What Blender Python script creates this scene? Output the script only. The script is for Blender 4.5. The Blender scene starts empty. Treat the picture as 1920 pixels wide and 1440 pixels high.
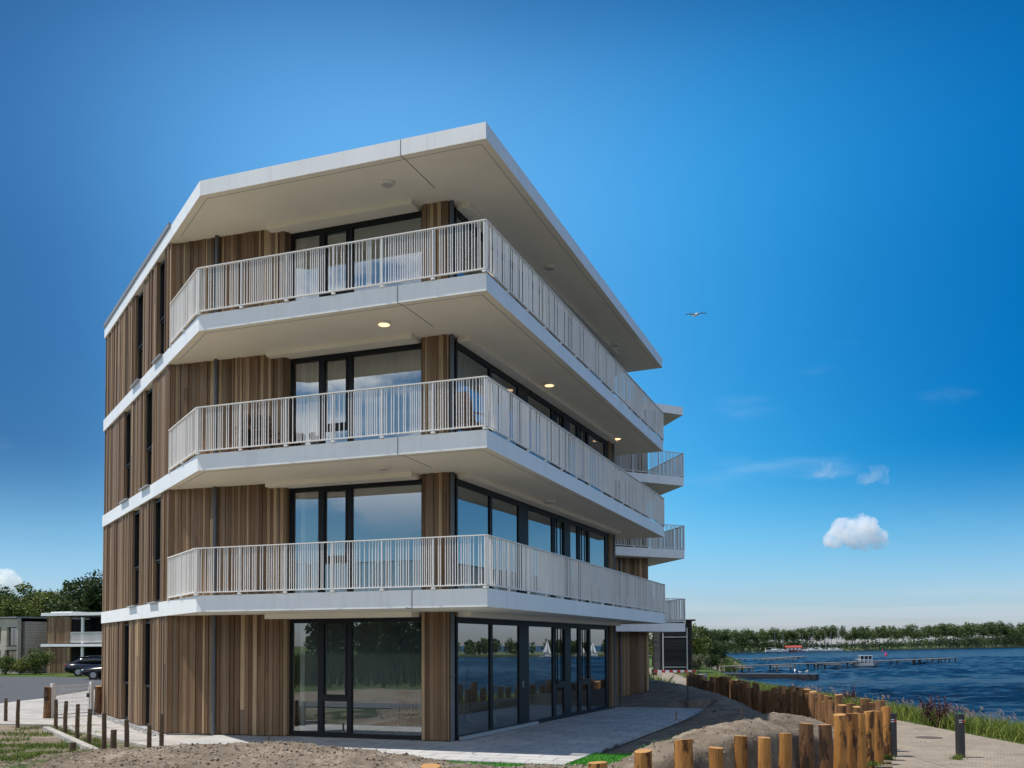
import bpy, bmesh, math, random
from mathutils import Vector, Matrix, noise
random.seed(7)
scn = bpy.context.scene
COL = scn.collection
R = math.radians
# ------------------------------------------------------------------ camera
F = 1800.0; CY = 1143.95; PITCH = 0.036415; ROLL = 0.003954; HC = 2.0476
cam_d = bpy.data.cameras.new("camera"); cam = bpy.data.objects.new("camera", cam_d); COL.objects.link(cam)
cam_d.sensor_width = 36; cam_d.lens = F/1920*36; cam_d.shift_y = (CY-720)/1920
cam_d.clip_end = 9000; cam_d.clip_start = 0.1
cam.matrix_world = Matrix.Translation((0, 0, HC)) @ Matrix.Rotation(math.pi/2+PITCH, 4, 'X') @ Matrix.Rotation(-ROLL, 4, 'Z')
scn.camera = cam
# ------------------------------------------------------------------ light
SUN_EL = R(65.5); SUN_DIR = R(-2.0)            # light travels along this heading (from +X)
vs = scn.view_settings
vs.view_transform = 'Standard'; vs.look = 'None'; vs.gamma = 1; vs.exposure = 0.52
sun_d = bpy.data.lights.new("sun", 'SUN'); sun = bpy.data.objects.new("sun", sun_d); COL.objects.link(sun)
sun_d.energy = 4.0; sun_d.angle = R(0.5); sun_d.color = (1.0, 0.95, 0.87)
ld = Vector((math.cos(SUN_DIR)*math.cos(SUN_EL), math.sin(SUN_DIR)*math.cos(SUN_EL), -math.sin(SUN_EL)))
sun.rotation_euler = ld.to_track_quat('-Z', 'Y').to_euler()
sun.location = (-40, 20, 60)
world = bpy.data.worlds.new("World"); scn.world = world; world.use_nodes = True
def N(nt, typ, **kw):
    n = nt.nodes.new(typ)
    for k, v in kw.items():
        if k.startswith('i_'):
            key = k[2:]; key = int(key) if key.isdigit() else key
            n.inputs[key].default_value = v
        else: setattr(n, k, v)
    return n
def ramp(nt, stops):
    r = N(nt, 'ShaderNodeValToRGB'); cr = r.color_ramp
    while len(cr.elements) > 1: cr.elements.remove(cr.elements[-1])
    for i, (p, c) in enumerate(stops):
        e = cr.elements[0] if i == 0 else cr.elements.new(p)
        e.position = p; e.color = (*c, 1)
    return r
def world_nodes():
    nt = world.node_tree; nt.nodes.clear(); L = nt.links.new
    out = N(nt, 'ShaderNodeOutputWorld'); bg = N(nt, 'ShaderNodeBackground'); bg.inputs['Strength'].default_value = SKY_STRENGTH
    sky = N(nt, 'ShaderNodeTexSky'); sky.sky_type = 'NISHITA'; sky.sun_disc = False
    sky.sun_elevation = SUN_EL
    sx, sy = -ld.x, -ld.y
    sky.sun_rotation = math.atan2(sx, sy) % (2*math.pi)
    sky.air_density = 1.0; sky.dust_density = 0.35; sky.ozone_density = 2.2; sky.altitude = 0
    gam = N(nt, 'ShaderNodeGamma'); gam.inputs[1].default_value = SKY_GAMMA
    hs = N(nt, 'ShaderNodeHueSaturation'); hs.inputs['Saturation'].default_value = SKY_SAT; hs.inputs['Value'].default_value = SKY_VAL; hs.inputs['Hue'].default_value = 0.497
    L(sky.outputs[0], gam.inputs[0]); L(gam.outputs[0], hs.inputs['Color'])
    tc = N(nt, 'ShaderNodeTexCoord'); sep = N(nt, 'ShaderNodeSeparateXYZ'); L(tc.outputs['Generated'], sep.inputs[0])
    def rng(src, a, b, c=0., d=1., smooth=True):
        m = N(nt, 'ShaderNodeMapRange'); m.interpolation_type = 'SMOOTHSTEP' if smooth else 'LINEAR'
        m.inputs[1].default_value = a; m.inputs[2].default_value = b; m.inputs[3].default_value = c; m.inputs[4].default_value = d
        L(src, m.inputs[0]); return m.outputs[0]
    def mul(a, b):
        m = N(nt, 'ShaderNodeMath', operation='MULTIPLY'); L(a, m.inputs[0])
        if isinstance(b, float): m.inputs[1].default_value = b
        else: L(b, m.inputs[1])
        return m.outputs[0]
    # fair-weather clouds in the half of the sky behind the photographer
    mp = N(nt, 'ShaderNodeMapping'); mp.inputs['Scale'].default_value = (1, 1, 2.0); mp.inputs['Location'].default_value = CLOUD_SHIFT; L(tc.outputs['Generated'], mp.inputs[0])
    n1 = N(nt, 'ShaderNodeTexNoise'); n1.inputs['Scale'].default_value = 4.2; n1.inputs['Detail'].default_value = 8; n1.inputs['Roughness'].default_value = 0.55
    L(mp.outputs[0], n1.inputs[0])
    m1 = mul(mul(rng(n1.outputs[0], 0.42, 0.54), rng(sep.outputs[1], -0.25, -0.5)), mul(rng(sep.outputs[2], 0.10, 0.2), rng(sep.outputs[2], 0.75, 0.45)))
    # a pale streaky band low over the far shore
    mp2 = N(nt, 'ShaderNodeMapping'); mp2.inputs['Scale'].default_value = (3, 3, 60); L(tc.outputs['Generated'], mp2.inputs[0])
    n2 = N(nt, 'ShaderNodeTexNoise'); n2.inputs['Scale'].default_value = 1.6; n2.inputs['Detail'].default_value = 4; L(mp2.outputs[0], n2.inputs[0])
    m2 = mul(mul(rng(n2.outputs[0], 0.40, 0.62), rng(sep.outputs[2], 0.006, 0.02)), mul(rng(sep.outputs[2], 0.066, 0.035), 0.14))
    # very thin high cirrus
    mp3 = N(nt, 'ShaderNodeMapping'); mp3.inputs['Scale'].default_value = (2.5, 9, 14); mp3.inputs['Rotation'].default_value = (0.3, 0.5, 0.4); L(tc.outputs['Generated'], mp3.inputs[0])
    n3 = N(nt, 'ShaderNodeTexNoise'); n3.inputs['Scale'].default_value = 1.3; n3.inputs['Detail'].default_value = 6; L(mp3.outputs[0], n3.inputs[0])
    m3 = mul(mul(rng(n3.outputs[0], 0.58, 0.85), rng(sep.outputs[2], 0.08, 0.16)), mul(rng(sep.outputs[2], 0.34, 0.2), 0.22))
    # overall tint of the sky by height and heading, some lens vignetting painted in
    def tint(src, lo, hi, stops):
        m = N(nt, 'ShaderNodeMapRange'); m.inputs[1].default_value = lo; m.inputs[2].default_value = hi; L(src, m.inputs[0])
        r = ramp(nt, [((p-lo)/(hi-lo), tuple(v/2 for v in c)) for p, c in stops]); r.color_ramp.interpolation = 'B_SPLINE'; L(m.outputs[0], r.inputs[0]); return r.outputs[0]
    t1 = tint(sep.outputs[2], 0, 1, [(0, (.54, .60, .90)), (.04, (.56, .66, .94)), (.11, (.68, .92, 1.03)), (.26, (.66, 1.06, 1.14)), (.36, (.92, 1.30, 1.28)), (.44, (1.25, 1.62, 1.5)), (.52, (1.0, 1.35, 1.3)), (.59, (.25, .55, .7)), (.7, (.5, .7, .8)), (.85, (.9, .95, .95))])
    t2 = tint(sep.outputs[0], -1, 1, [(-.85, (1, 1, 1)), (-.62, (.3, .36, .46)), (-.42, (.22, .30, .40)), (-.28, (.7, .75, .80)), (-.14, (1.15, 1.06, 1.03)), (.0, (1.0, 1.0, 1.0)), (.2, (.26, .86, .98)), (.42, (.0, .42, .66)), (.6, (.0, .40, .6)), (.85, (.6, .8, .95))])
    c = hs.outputs[0]
    for t in (t1, t2):
        mx = N(nt, 'ShaderNodeMix', data_type='RGBA', blend_type='MULTIPLY'); mx.inputs[0].default_value = 1; L(c, mx.inputs[6]); L(t, mx.inputs[7])
        if t is t2:
            tm = N(nt, 'ShaderNodeMix', data_type='RGBA'); L(rng(sep.outputs[2], .02, .20), tm.inputs[0]); tm.inputs[6].default_value = (.5, .5, .5, 1); L(t, tm.inputs[7]); L(tm.outputs[2], mx.inputs[7])
        m2x = N(nt, 'ShaderNodeVectorMath', operation='SCALE'); m2x.inputs['Scale'].default_value = 2; L(mx.outputs[2], m2x.inputs[0]); c = m2x.outputs[0]
    for m, colr in ((m1, (10.5, 10.8, 11.2, 1)), (m2, (5.6, 5.6, 6.5, 1)), (m3, (6.5, 7.2, 8.0, 1))):
        mx = N(nt, 'ShaderNodeMix', data_type='RGBA'); L(m, mx.inputs[0]); L(c, mx.inputs[6]); mx.inputs[7].default_value = colr
        c = mx.outputs[2]
    L(c, bg.inputs['Color']); L(bg.outputs[0], out.inputs[0])
CLOUD_SHIFT = (4.51, 2.7, 1.2); SKY_STRENGTH = 0.10; SKY_GAMMA = 1.0; SKY_SAT = 1.25; SKY_VAL = 1.0
world_nodes()
scn.cycles.max_bounces = 14; scn.cycles.transparent_max_bounces = 16
scn.cycles.volume_bounces = 14; scn.cycles.volume_step_rate = 1.0
# ------------------------------------------------------------------ helpers
def ray(px, py):
    u, w = px-960, CY-py
    c, s = math.cos(-ROLL), math.sin(-ROLL); u, w = u*c-w*s, u*s+w*c
    d = Vector((u/F, 1, w/F)); c, s = math.cos(PITCH), math.sin(PITCH)
    return Vector((d.x, d.y*c-d.z*s, d.y*s+d.z*c))
def G(px, py, z):                                # photograph pixel -> place on a level plane
    d = ray(px, py); return Vector((0, 0, HC)) + d*((z-HC)/d.z)
def GY(px, py, Y):
    d = ray(px, py); return Vector((0, 0, HC)) + d*(Y/d.y)
# building frame: x along the left facade, y into the building
ORG = Vector((-6.6624, 20.2567, 0)); ANG = math.atan2(-0.346, 0.938)
BM = Matrix.Translation(ORG) @ Matrix.Rotation(ANG, 4, 'Z'); BI = BM.inverted()
def hitl(px, py, P, Q):                          # pixel -> point on vertical plane through local points P,Q
    d = BI.to_3x3() @ ray(px, py); o = BI @ Vector((0, 0, HC))
    t = Vector((Q[0]-P[0], Q[1]-P[1])); n = Vector((-t.y, t.x))
    k = ((P[0]-o.x)*n.x+(P[1]-o.y)*n.y)/(d.x*n.x+d.y*n.y)
    return o+d*k
def W2(a, b, z=0): return BM @ Vector((a, b, z))
def sstep(a, b, x):
    t = min(1, max(0, (x-a)/(b-a))); return t*t*(3-2*t)
class MB:
    def __init__(s): s.v = []; s.f = []; s.m = []; s.t = []
    def quad(s, *p, m=0, t=.5):
        i = len(s.v); s.v += [tuple(q) for q in p]; s.f.append(tuple(range(i, i+len(p)))); s.m.append(m); s.t.append(t)
    def box(s, c, sz, rz=0, m=0, t=.5, mat=None):
        hx, hy, hz = sz[0]/2, sz[1]/2, sz[2]/2
        M = mat if mat else Matrix.Translation(c) @ Matrix.Rotation(rz, 4, 'Z')
        i = len(s.v)
        for x, y, z in ((-1,-1,-1),(1,-1,-1),(1,1,-1),(-1,1,-1),(-1,-1,1),(1,-1,1),(1,1,1),(-1,1,1)):
            s.v.append(tuple(M @ Vector((x*hx, y*hy, z*hz))))
        for q in ((0,3,2,1),(4,5,6,7),(0,1,5,4),(1,2,6,5),(2,3,7,6),(3,0,4,7)):
            s.f.append(tuple(i+k for k in q)); s.m.append(m); s.t.append(t)
    def bar(s, p, q, w, h, m=0, t=.5):           # box from p to q, w sideways, h in height
        p = Vector(p); q = Vector(q); d = q-p; L = d.length; d.normalize()
        up = Vector((0, 0, 1)) if abs(d.z) < .99 else Vector((0, 1, 0))
        sd = d.cross(up).normalized(); up = sd.cross(d)
        M = Matrix((( d.x, sd.x, up.x, 0), (d.y, sd.y, up.y, 0), (d.z, sd.z, up.z, 0), (0, 0, 0, 1)))
        s.box(None, (L, w, h), m=m, t=t, mat=Matrix.Translation((p+q)/2) @ M)
    def prism(s, poly, z0, z1, m=0, t=.5, mb=None, mt=None):
        n = len(poly); i = len(s.v)
        ar = sum(poly[k][0]*poly[(k+1) % n][1]-poly[(k+1) % n][0]*poly[k][1] for k in range(n))
        if ar < 0: poly = poly[::-1]
        s.v += [(p[0], p[1], z0) for p in poly]+[(p[0], p[1], z1) for p in poly]
        s.f.append(tuple(i+k for k in reversed(range(n)))); s.m.append(m if mb is None else mb); s.t.append(t)
        s.f.append(tuple(i+n+k for k in range(n))); s.m.append(m if mt is None else mt); s.t.append(t)
        for k in range(n):
            k2 = (k+1) % n; s.f.append((i+k, i+k2, i+n+k2, i+n+k)); s.m.append(m); s.t.append(t)
    def tube(s, pts, rad, seg=8, m=0, t=.5, cap=True, mcap=None):
        pts = [Vector(p) for p in pts]; rings = []
        rr = rad if isinstance(rad, (list, tuple)) else [rad]*len(pts)
        for k, p in enumerate(pts):
            d = (pts[min(k+1, len(pts)-1)]-pts[max(k-1, 0)]).normalized()
            a = d.cross(Vector((0, 0, 1))) if abs(d.z) < .9 else d.cross(Vector((0, 1, 0)))
            a.normalize(); b = d.cross(a); i = len(s.v); rings.append(i)
            for j in range(seg):
                th = 2*math.pi*j/seg; s.v.append(tuple(p+(a*math.cos(th)+b*math.sin(th))*rr[k]))
        for k in range(len(pts)-1):
            for j in range(seg):
                j2 = (j+1) % seg
                s.f.append((rings[k]+j, rings[k]+j2, rings[k+1]+j2, rings[k+1]+j)); s.m.append(m); s.t.append(t)
        if cap:
            s.f.append(tuple(rings[0]+j for j in reversed(range(seg)))); s.m.append(m); s.t.append(t)
            s.f.append(tuple(rings[-1]+j for j in range(seg))); s.m.append(m if mcap is None else mcap); s.t.append(t)
    def lathe(s, prof, seg=16, c=(0, 0, 0), m=0, t=.5):
        i = len(s.v)
        for r, z in prof:
            for j in range(seg):
                th = 2*math.pi*j/seg; s.v.append((c[0]+r*math.cos(th), c[1]+r*math.sin(th), c[2]+z))
        for k in range(len(prof)-1):
            for j in range(seg):
                j2 = (j+1) % seg
                s.f.append((i+k*seg+j, i+k*seg+j2, i+(k+1)*seg+j2, i+(k+1)*seg+j)); s.m.append(m); s.t.append(t)
        s.f.append(tuple(i+j for j in reversed(range(seg)))); s.m.append(m); s.t.append(t)
        e = i+(len(prof)-1)*seg; s.f.append(tuple(e+j for j in range(seg))); s.m.append(m); s.t.append(t)
    def mesh(s, name, mats, smooth=False):
        me = bpy.data.meshes.new(name); me.from_pydata(s.v, [], s.f)
        for q in (mats if isinstance(mats, (list, tuple)) else [mats]): me.materials.append(q)
        me.polygons.foreach_set('material_index', s.m)
        at = me.attributes.new('tint', 'FLOAT', 'FACE'); at.data.foreach_set('value', s.t)
        if smooth: me.polygons.foreach_set('use_smooth', [True]*len(s.f))
        me.update(); return me
    def build(s, name, mats, parent=None, smooth=False, bframe=False, bevel=0, **kw):
        o = bpy.data.objects.new(name, s.mesh(name, mats, smooth)); COL.objects.link(o)
        if parent: o.parent = parent
        elif bframe: o.matrix_world = BM
        if bevel:
            b = o.modifiers.new('bevel', 'BEVEL'); b.width = bevel; b.segments = 2; b.limit_method = 'ANGLE'
        if kw: tag(o, **kw)
        return o
def tag(o, label=None, cat=None, group=None, kind=None):
    if label: o['label'] = label
    if cat: o['category'] = cat
    if group: o['group'] = group
    if kind: o['kind'] = kind
    return o
def empty(name, loc=(0, 0, 0), rz=0, **kw):
    o = bpy.data.objects.new(name, None); COL.objects.link(o); o.location = loc; o.rotation_euler = (0, 0, rz)
    o.empty_display_size = .3
    return tag(o, **kw)
def kids(o): return list(o.children)
def dup(o, loc=None, rz=None, parent=None, scale=None, label=None, group=None):
    c = o.copy(); COL.objects.link(c)
    if parent: c.parent = parent
    if loc is not None: c.location = loc
    if rz is not None: c.rotation_euler = (0, 0, rz)
    if scale is not None: c.scale = scale if isinstance(scale, (tuple, list)) else (scale,)*3
    if label: c['label'] = label
    if group: c['group'] = group
    for k in kids(o): dup(k, parent=c)
    return c
# ------------------------------------------------------------------ materials
def mk(name):
    m = bpy.data.materials.new(name); m.use_nodes = True; nt = m.node_tree; b = nt.nodes['Principled BSDF']; return m, nt, b
def simple(name, col, rough=.6, var=.12, scale=3., bump=0., bscale=40., metal=0., spec=.5, coords='Object', detail=6):
    m, nt, b = mk(name); L = nt.links.new
    tc = N(nt, 'ShaderNodeTexCoord'); n = N(nt, 'ShaderNodeTexNoise'); n.inputs['Scale'].default_value = scale; n.inputs['Detail'].default_value = detail
    L(tc.outputs[coords], n.inputs[0])
    lo = tuple(c*(1-var) for c in col); hi = tuple(min(1, c*(1+var)) for c in col)
    r = ramp(nt, [(.3, lo), (.7, hi)]); L(n.outputs[0], r.inputs[0]); L(r.outputs[0], b.inputs['Base Color'])
    b.inputs['Roughness'].default_value = rough; b.inputs['Metallic'].default_value = metal; b.inputs['Specular IOR Level'].default_value = spec
    if bump:
        n2 = N(nt, 'ShaderNodeTexNoise'); n2.inputs['Scale'].default_value = bscale; n2.inputs['Detail'].default_value = 5; L(tc.outputs[coords], n2.inputs[0])
        bp = N(nt, 'ShaderNodeBump'); bp.inputs['Strength'].default_value = bump; bp.inputs['Distance'].default_value = .02
        L(n2.outputs[0], bp.inputs['Height']); L(bp.outputs[0], b.inputs['Normal'])
    return m
def tinted(name, stops, rough=.7, grain=(40, 40, 1.5), gamt=.35, bump=.25, trans=0.):
    """colour from the per-piece 'tint' attribute, broken up with stretched grain"""
    m, nt, b = mk(name); L = nt.links.new
    at = N(nt, 'ShaderNodeAttribute'); at.attribute_name = 'tint'
    r = ramp(nt, stops); L(at.outputs['Fac'], r.inputs[0])
    tc = N(nt, 'ShaderNodeTexCoord'); mp = N(nt, 'ShaderNodeMapping'); mp.inputs['Scale'].default_value = grain; L(tc.outputs['Object'], mp.inputs[0])
    ad = N(nt, 'ShaderNodeVectorMath', operation='ADD'); L(mp.outputs[0], ad.inputs[0])
    sc = N(nt, 'ShaderNodeMath', operation='MULTIPLY'); sc.inputs[1].default_value = 37.; L(at.outputs['Fac'], sc.inputs[0]); L(sc.outputs[0], ad.inputs[1])
    n = N(nt, 'ShaderNodeTexNoise'); n.inputs['Scale'].default_value = 1; n.inputs['Detail'].default_value = 6; n.inputs['Roughness'].default_value = .65; L(ad.outputs[0], n.inputs[0])
    g = ramp(nt, [(.25, (1-gamt,)*3), (.75, (1+gamt*.6,)*3)]); L(n.outputs[0], g.inputs[0])
    mx = N(nt, 'ShaderNodeMix', data_type='RGBA', blend_type='MULTIPLY'); mx.inputs[0].default_value = 1
    L(r.outputs[0], mx.inputs[6]); L(g.outputs[0], mx.inputs[7]); L(mx.outputs[2], b.inputs['Base Color'])
    b.inputs['Roughness'].default_value = rough; b.inputs['Specular IOR Level'].default_value = .25
    if bump:
        bp = N(nt, 'ShaderNodeBump'); bp.inputs['Strength'].default_value = bump; bp.inputs['Distance'].default_value = .004
        L(n.outputs[0], bp.inputs['Height']); L(bp.outputs[0], b.inputs['Normal'])
    return m
def leafmat(name, c0, c1, tr=.25):
    m, nt, b = mk(name); L = nt.links.new
    at = N(nt, 'ShaderNodeAttribute'); at.attribute_name = 'tint'
    oi = N(nt, 'ShaderNodeObjectInfo')
    ad = N(nt, 'ShaderNodeMath', operation='MULTIPLY_ADD'); L(oi.outputs['Random'], ad.inputs[0]); ad.inputs[1].default_value = .3; L(at.outputs['Fac'], ad.inputs[2])
    r = ramp(nt, [(.1, c0), (1.1, c1)]); L(ad.outputs[0], r.inputs[0]); L(r.outputs[0], b.inputs['Base Color'])
    b.inputs['Roughness'].default_value = .6; b.inputs['Specular IOR Level'].default_value = .25
    t = N(nt, 'ShaderNodeBsdfTranslucent'); L(r.outputs[0], t.inputs[0])
    mx = N(nt, 'ShaderNodeMixShader'); mx.inputs[0].default_value = tr
    L(b.outputs[0], mx.inputs[1]); L(t.outputs[0], mx.inputs[2]); L(mx.outputs[0], nt.nodes['Material Output'].inputs[0])
    return m
def glassmat(name, refl=.3, tint=(.80, .84, .82), wav=.0):
    m, nt, b = mk(name); L = nt.links.new; nt.nodes.remove(b)
    g = N(nt, 'ShaderNodeBsdfGlossy'); g.inputs['Roughness'].default_value = 0.0; g.inputs['Color'].default_value = (.93, .97, 1, 1)
    t = N(nt, 'ShaderNodeBsdfTransparent'); t.inputs['Color'].default_value = (*tint, 1)
    fr = N(nt, 'ShaderNodeFresnel'); fr.inputs['IOR'].default_value = 1.5
    mr = N(nt, 'ShaderNodeMapRange'); mr.inputs[1].default_value = .04; mr.inputs[2].default_value = 1; mr.inputs[3].default_value = refl; mr.inputs[4].default_value = 1
    L(fr.outputs[0], mr.inputs[0])
    tc = N(nt, 'ShaderNodeTexCoord'); n = N(nt, 'ShaderNodeTexNoise'); n.inputs['Scale'].default_value = .7; n.inputs['Detail'].default_value = 1; L(tc.outputs['Object'], n.inputs[0])
    bp = N(nt, 'ShaderNodeBump'); bp.inputs['Strength'].default_value = .03; bp.inputs['Distance'].default_value = .02; L(n.outputs[0], bp.inputs['Height']); L(bp.outputs[0], g.inputs['Normal'])
    mx = N(nt, 'ShaderNodeMixShader'); L(mr.outputs[0], mx.inputs[0]); L(t.outputs[0], mx.inputs[1]); L(g.outputs[0], mx.inputs[2])
    L(mx.outputs[0], nt.nodes['Material Output'].inputs[0]); return m
WOODS = [(0, (.120, .068, .037)), (.3, (.18, .107, .059)), (.55, (.235, .147, .083)), (.72, (.185, .133, .092)), (.86, (.315, .208, .120)), (1, (.45, .315, .185))]
M = {}
M['wood'] = tinted('larch_boards', WOODS)
def whitemat():
    m = simple('white_fascia_panel', (.81, .81, .80), .45, .035, 1.2, .03, 60); nt = m.node_tree; L = nt.links.new; b = nt.nodes['Principled BSDF']
    src = b.inputs['Base Color'].links[0].from_socket; tc = N(nt, 'ShaderNodeTexCoord'); mp = N(nt, 'ShaderNodeMapping'); mp.inputs['Scale'].default_value = (7, 7, .6); L(tc.outputs['Object'], mp.inputs[0])
    n = N(nt, 'ShaderNodeTexNoise'); n.inputs['Scale'].default_value = 1; n.inputs['Detail'].default_value = 5; L(mp.outputs[0], n.inputs[0]); r = ramp(nt, [(.32, (.86, .85, .83)), (.5, (1, 1, 1))]); L(n.outputs[0], r.inputs[0])
    mx = N(nt, 'ShaderNodeMix', data_type='RGBA', blend_type='MULTIPLY'); mx.inputs[0].default_value = .4; L(src, mx.inputs[6]); L(r.outputs[0], mx.inputs[7]); L(mx.outputs[2], b.inputs['Base Color']); return m
M['white'] = whitemat()
M['soffit'] = simple('painted_concrete_soffit', (.88, .83, .72), .85, .04, .8, .05, 30)
M['rail'] = simple('powder_coated_rail', (.80, .77, .73), .5, .03, 2)
M['frame'] = simple('anthracite_frame', (.009, .010, .012), .5, .1, 3, spec=.25)
M['glass'] = glassmat('coated_window_glass', .30)
M['inside'] = simple('plaster_inside', (.62, .62, .58), .9, .03)
M['floor_in'] = simple('screed_floor', (.26, .25, .23), .7, .08)
M['grey'] = simple('zinc_grey', (.085, .092, .105), .5, .08, 5)
M['plinth'] = simple('dark_plinth', (.05, .055, .065), .8, .1)
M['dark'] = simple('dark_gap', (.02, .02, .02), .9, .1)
M['coping'] = simple('grey_coping', (.22, .22, .23), .5, .05)
M['sill'] = simple('grey_sill', (.33, .34, .36), .5, .05)
def lampmat(on):
    m, nt, b = mk('lamp_on' if on else 'lamp_off')
    b.inputs['Base Color'].default_value = (.55, .53, .5, 1); b.inputs['Roughness'].default_value = .5
    if on: b.inputs['Emission Color'].default_value = (1, .62, .32, 1); b.inputs['Emission Strength'].default_value = 1.3
    return m
M['balcony_floor'] = simple('balcony_paving', (.62, .57, .49), .85, .06, 3)
M['lamp_on'] = lampmat(True); M['lamp_off'] = lampmat(False)
#@@STRUCTURE
# ------------------------------------------------------------------ main apartment building
T = [0.0, 3.117, 6.117, 9.117]; TH = .347; RT = 12.033; RB = 11.707; RAILH = 1.008
CEIL = [T[1]-TH, T[2]-TH, T[3]-TH, RB]
A_, B_, C_, D_, E_ = (0, 0), (6.61, 0), (6.73, 16.29), (-2.07, 1.57), (-9.01, 6.83)
DW = (-2.36, 1.84); W2_ = (0.84, 1.97); W3_ = (4.26, 2.10); W4_ = (4.86, 2.10)
LK0 = (4.97, 2.25); LK1 = (5.45, 14.0)
PLAN = [A_, B_, C_, (5.25, 16.42), (3.0, 19), (-3, 19), (-5.4, 11.6), E_, D_]
bld = empty('apartment_building', ORG, ANG, label='four storey larch-clad apartment building with wraparound white balconies, nearest and largest in view', cat='building')
def clad(p0, p1, z0, z1, parent, seed=0, name='timber_cladding', core=.12, mats=None, wmin=.045, wmax=.125):
    rd = random.Random(seed); p0 = Vector(p0); p1 = Vector(p1); d = p1-p0; Ln = d.length; d.normalize(); n = Vector((d.y, -d.x))
    mb = MB(); ang = math.atan2(d.y, d.x)
    c = (p0+p1)/2-n*core/2
    mb.box((c.x, c.y, (z0+z1)/2), (Ln-.004, core, z1-z0-.004), ang, m=1)
    s = 0.
    while s < Ln-.02:
        w = min(rd.uniform(wmin, wmax), Ln-s)
        if Ln-s-w < .04: w = Ln-s
        dep = rd.choice((.022, .022, .03, .045)); q = p0+d*(s+w/2)+n*dep/2; t = rd.random()
        if rd.random() < .28 and z1-z0 > 2:
            zz = rd.uniform(z0+.4, z1-.4)
            mb.box((q.x, q.y, (z0+zz)/2), (w-.007, dep, zz-z0-.004), ang, t=t)
            mb.box((q.x, q.y, (zz+z1)/2), (w-.007, dep, z1-zz-.004), ang, t=min(1, max(0, t+rd.uniform(-.3, .3))))
        else: mb.box((q.x, q.y, (z0+z1)/2), (w-.007, dep, z1-z0), ang, t=t)
        s += w
    return mb.build(name, mats or [M['wood'], M['wood']], parent)
def lseg(P, Q, s, off=0.):
    P = Vector(P); Q = Vector(Q); d = (Q-P).normalized(); n = Vector((d.y, -d.x)); return P+d*s+n*off
DEP = [.11]
def winunit(P, Q, s0, s1, z0, z1, panes, parent, handle=None, sill=False):
    """frame + panes on the vertical plane through P,Q between stations s0,s1; panes = [(sa,sb,za,zb)]"""
    P = Vector(P); Q = Vector(Q); d = (Q-P).normalized(); ang = math.atan2(d.y, d.x); mb = MB()
    xs = sorted({s0, s1} | {p[0] for p in panes} | {p[1] for p in panes})
    def blk(a, b, za, zb, dep=DEP[0], off=0.):
        if b-a < .004 or zb-za < .004: return
        c = lseg(P, Q, (a+b)/2, off); mb.box((c.x, c.y, (za+zb)/2), (b-a, dep, zb-za), ang)
    cols = {}
    for p in panes: cols.setdefault((p[0], p[1]), []).append(p)
    edge = s0
    for (a, b) in sorted(cols):
        blk(edge, a, z0, z1); edge = b
        zz = z0
        for p in sorted(cols[(a, b)], key=lambda q: q[2]):
            blk(a, b, zz, p[2]); zz = p[3]
        blk(a, b, zz, z1)
        if len(cols[(a, b)]) > 1:                # opening sash: a second, prouder frame
            top = max(cols[(a, b)], key=lambda q: q[2]); w = .035
            blk(a, a+w, top[2], top[3], .03, .06); blk(b-w, b, top[2], top[3], .03, .06)
            blk(a+w, b-w, top[3]-w, top[3], .03, .06); blk(a+w, b-w, top[2], top[2]+w, .03, .06)
    blk(edge, s1, z0, z1)
    fr = mb.build('window', M['frame'], parent)
    for p in panes:
        g = MB(); a = lseg(P, Q, p[0]-.01, .0); b = lseg(P, Q, p[1]+.01, .0)
        g.quad((a.x, a.y, p[2]-.01), (b.x, b.y, p[2]-.01), (b.x, b.y, p[3]+.01), (a.x, a.y, p[3]+.01))
        g.build('pane', M['glass'], fr)
    if handle:
        h = MB(); c = lseg(P, Q, handle, .09); h.box((c.x, c.y, z0+1.05), (.02, .02, .16), ang); h.bar((c.x, c.y, z0+1.1), tuple(lseg(P, Q, handle, .05))+(z0+1.1,), .015, .015)
        h.build('handle', M['sill'], fr)
    return fr
def railing(pts, z, parent, seed, h=RAILH, lean=0):
    rd = random.Random(seed); mb = MB()
    for i in range(len(pts)-1):
        p = Vector(pts[i]); q = Vector(pts[i+1]); d = q-p; Ln = d.length; d.normalize(); ang = math.atan2(d.y, d.x)
        mb.bar((p.x, p.y, z+h-.01), (q.x, q.y, z+h-.01), .055, .02)
        mb.bar((p.x, p.y, z+.065), (q.x, q.y, z+.065), .045, .022)
        npost = max(1, round(Ln/1.15)); ps = [Ln*k/npost for k in range(npost+1)]
        ps[0] = .03; ps[-1] = Ln-.03
        for s in ps:
            c = p+d*s; post = MB(); post.box((c.x, c.y, z+h/2-.01), (.022, .045, h-.02), ang)
            post.box((c.x, c.y, z+.02), (.08, .04, .035), ang); post.build('railing_post', M['rail'], parent)
        s = .08
        while s < Ln-.06:
            if min(abs(s-k) for k in ps) > .032:
                c = p+d*s; mb.box((c.x, c.y, z+(.075+h-.02)/2), (.014, .015, h-.095), ang, t=rd.random())
            s += rd.choice((.042, .046, .05, .055, .07, .105))
    r = mb.build('railing', M['rail'], parent)
    return r
def clight(px, py, z, parent, on=False, frame=True):
    p = G(px, py, z); p = BI @ p if frame else p
    mb = MB(); mb.lathe([(.145, .0), (.15, -.03), (.14, -.055)], 20, (p.x, p.y, z)); mb.lathe([(.12, -.0551), (.11, -.066), (.05, -.07)], 20, (p.x, p.y, z), m=1)
    return mb.build('ceiling_light', [M['rail'], M['lamp_on'] if on else M['lamp_off']], parent, smooth=False)
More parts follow.
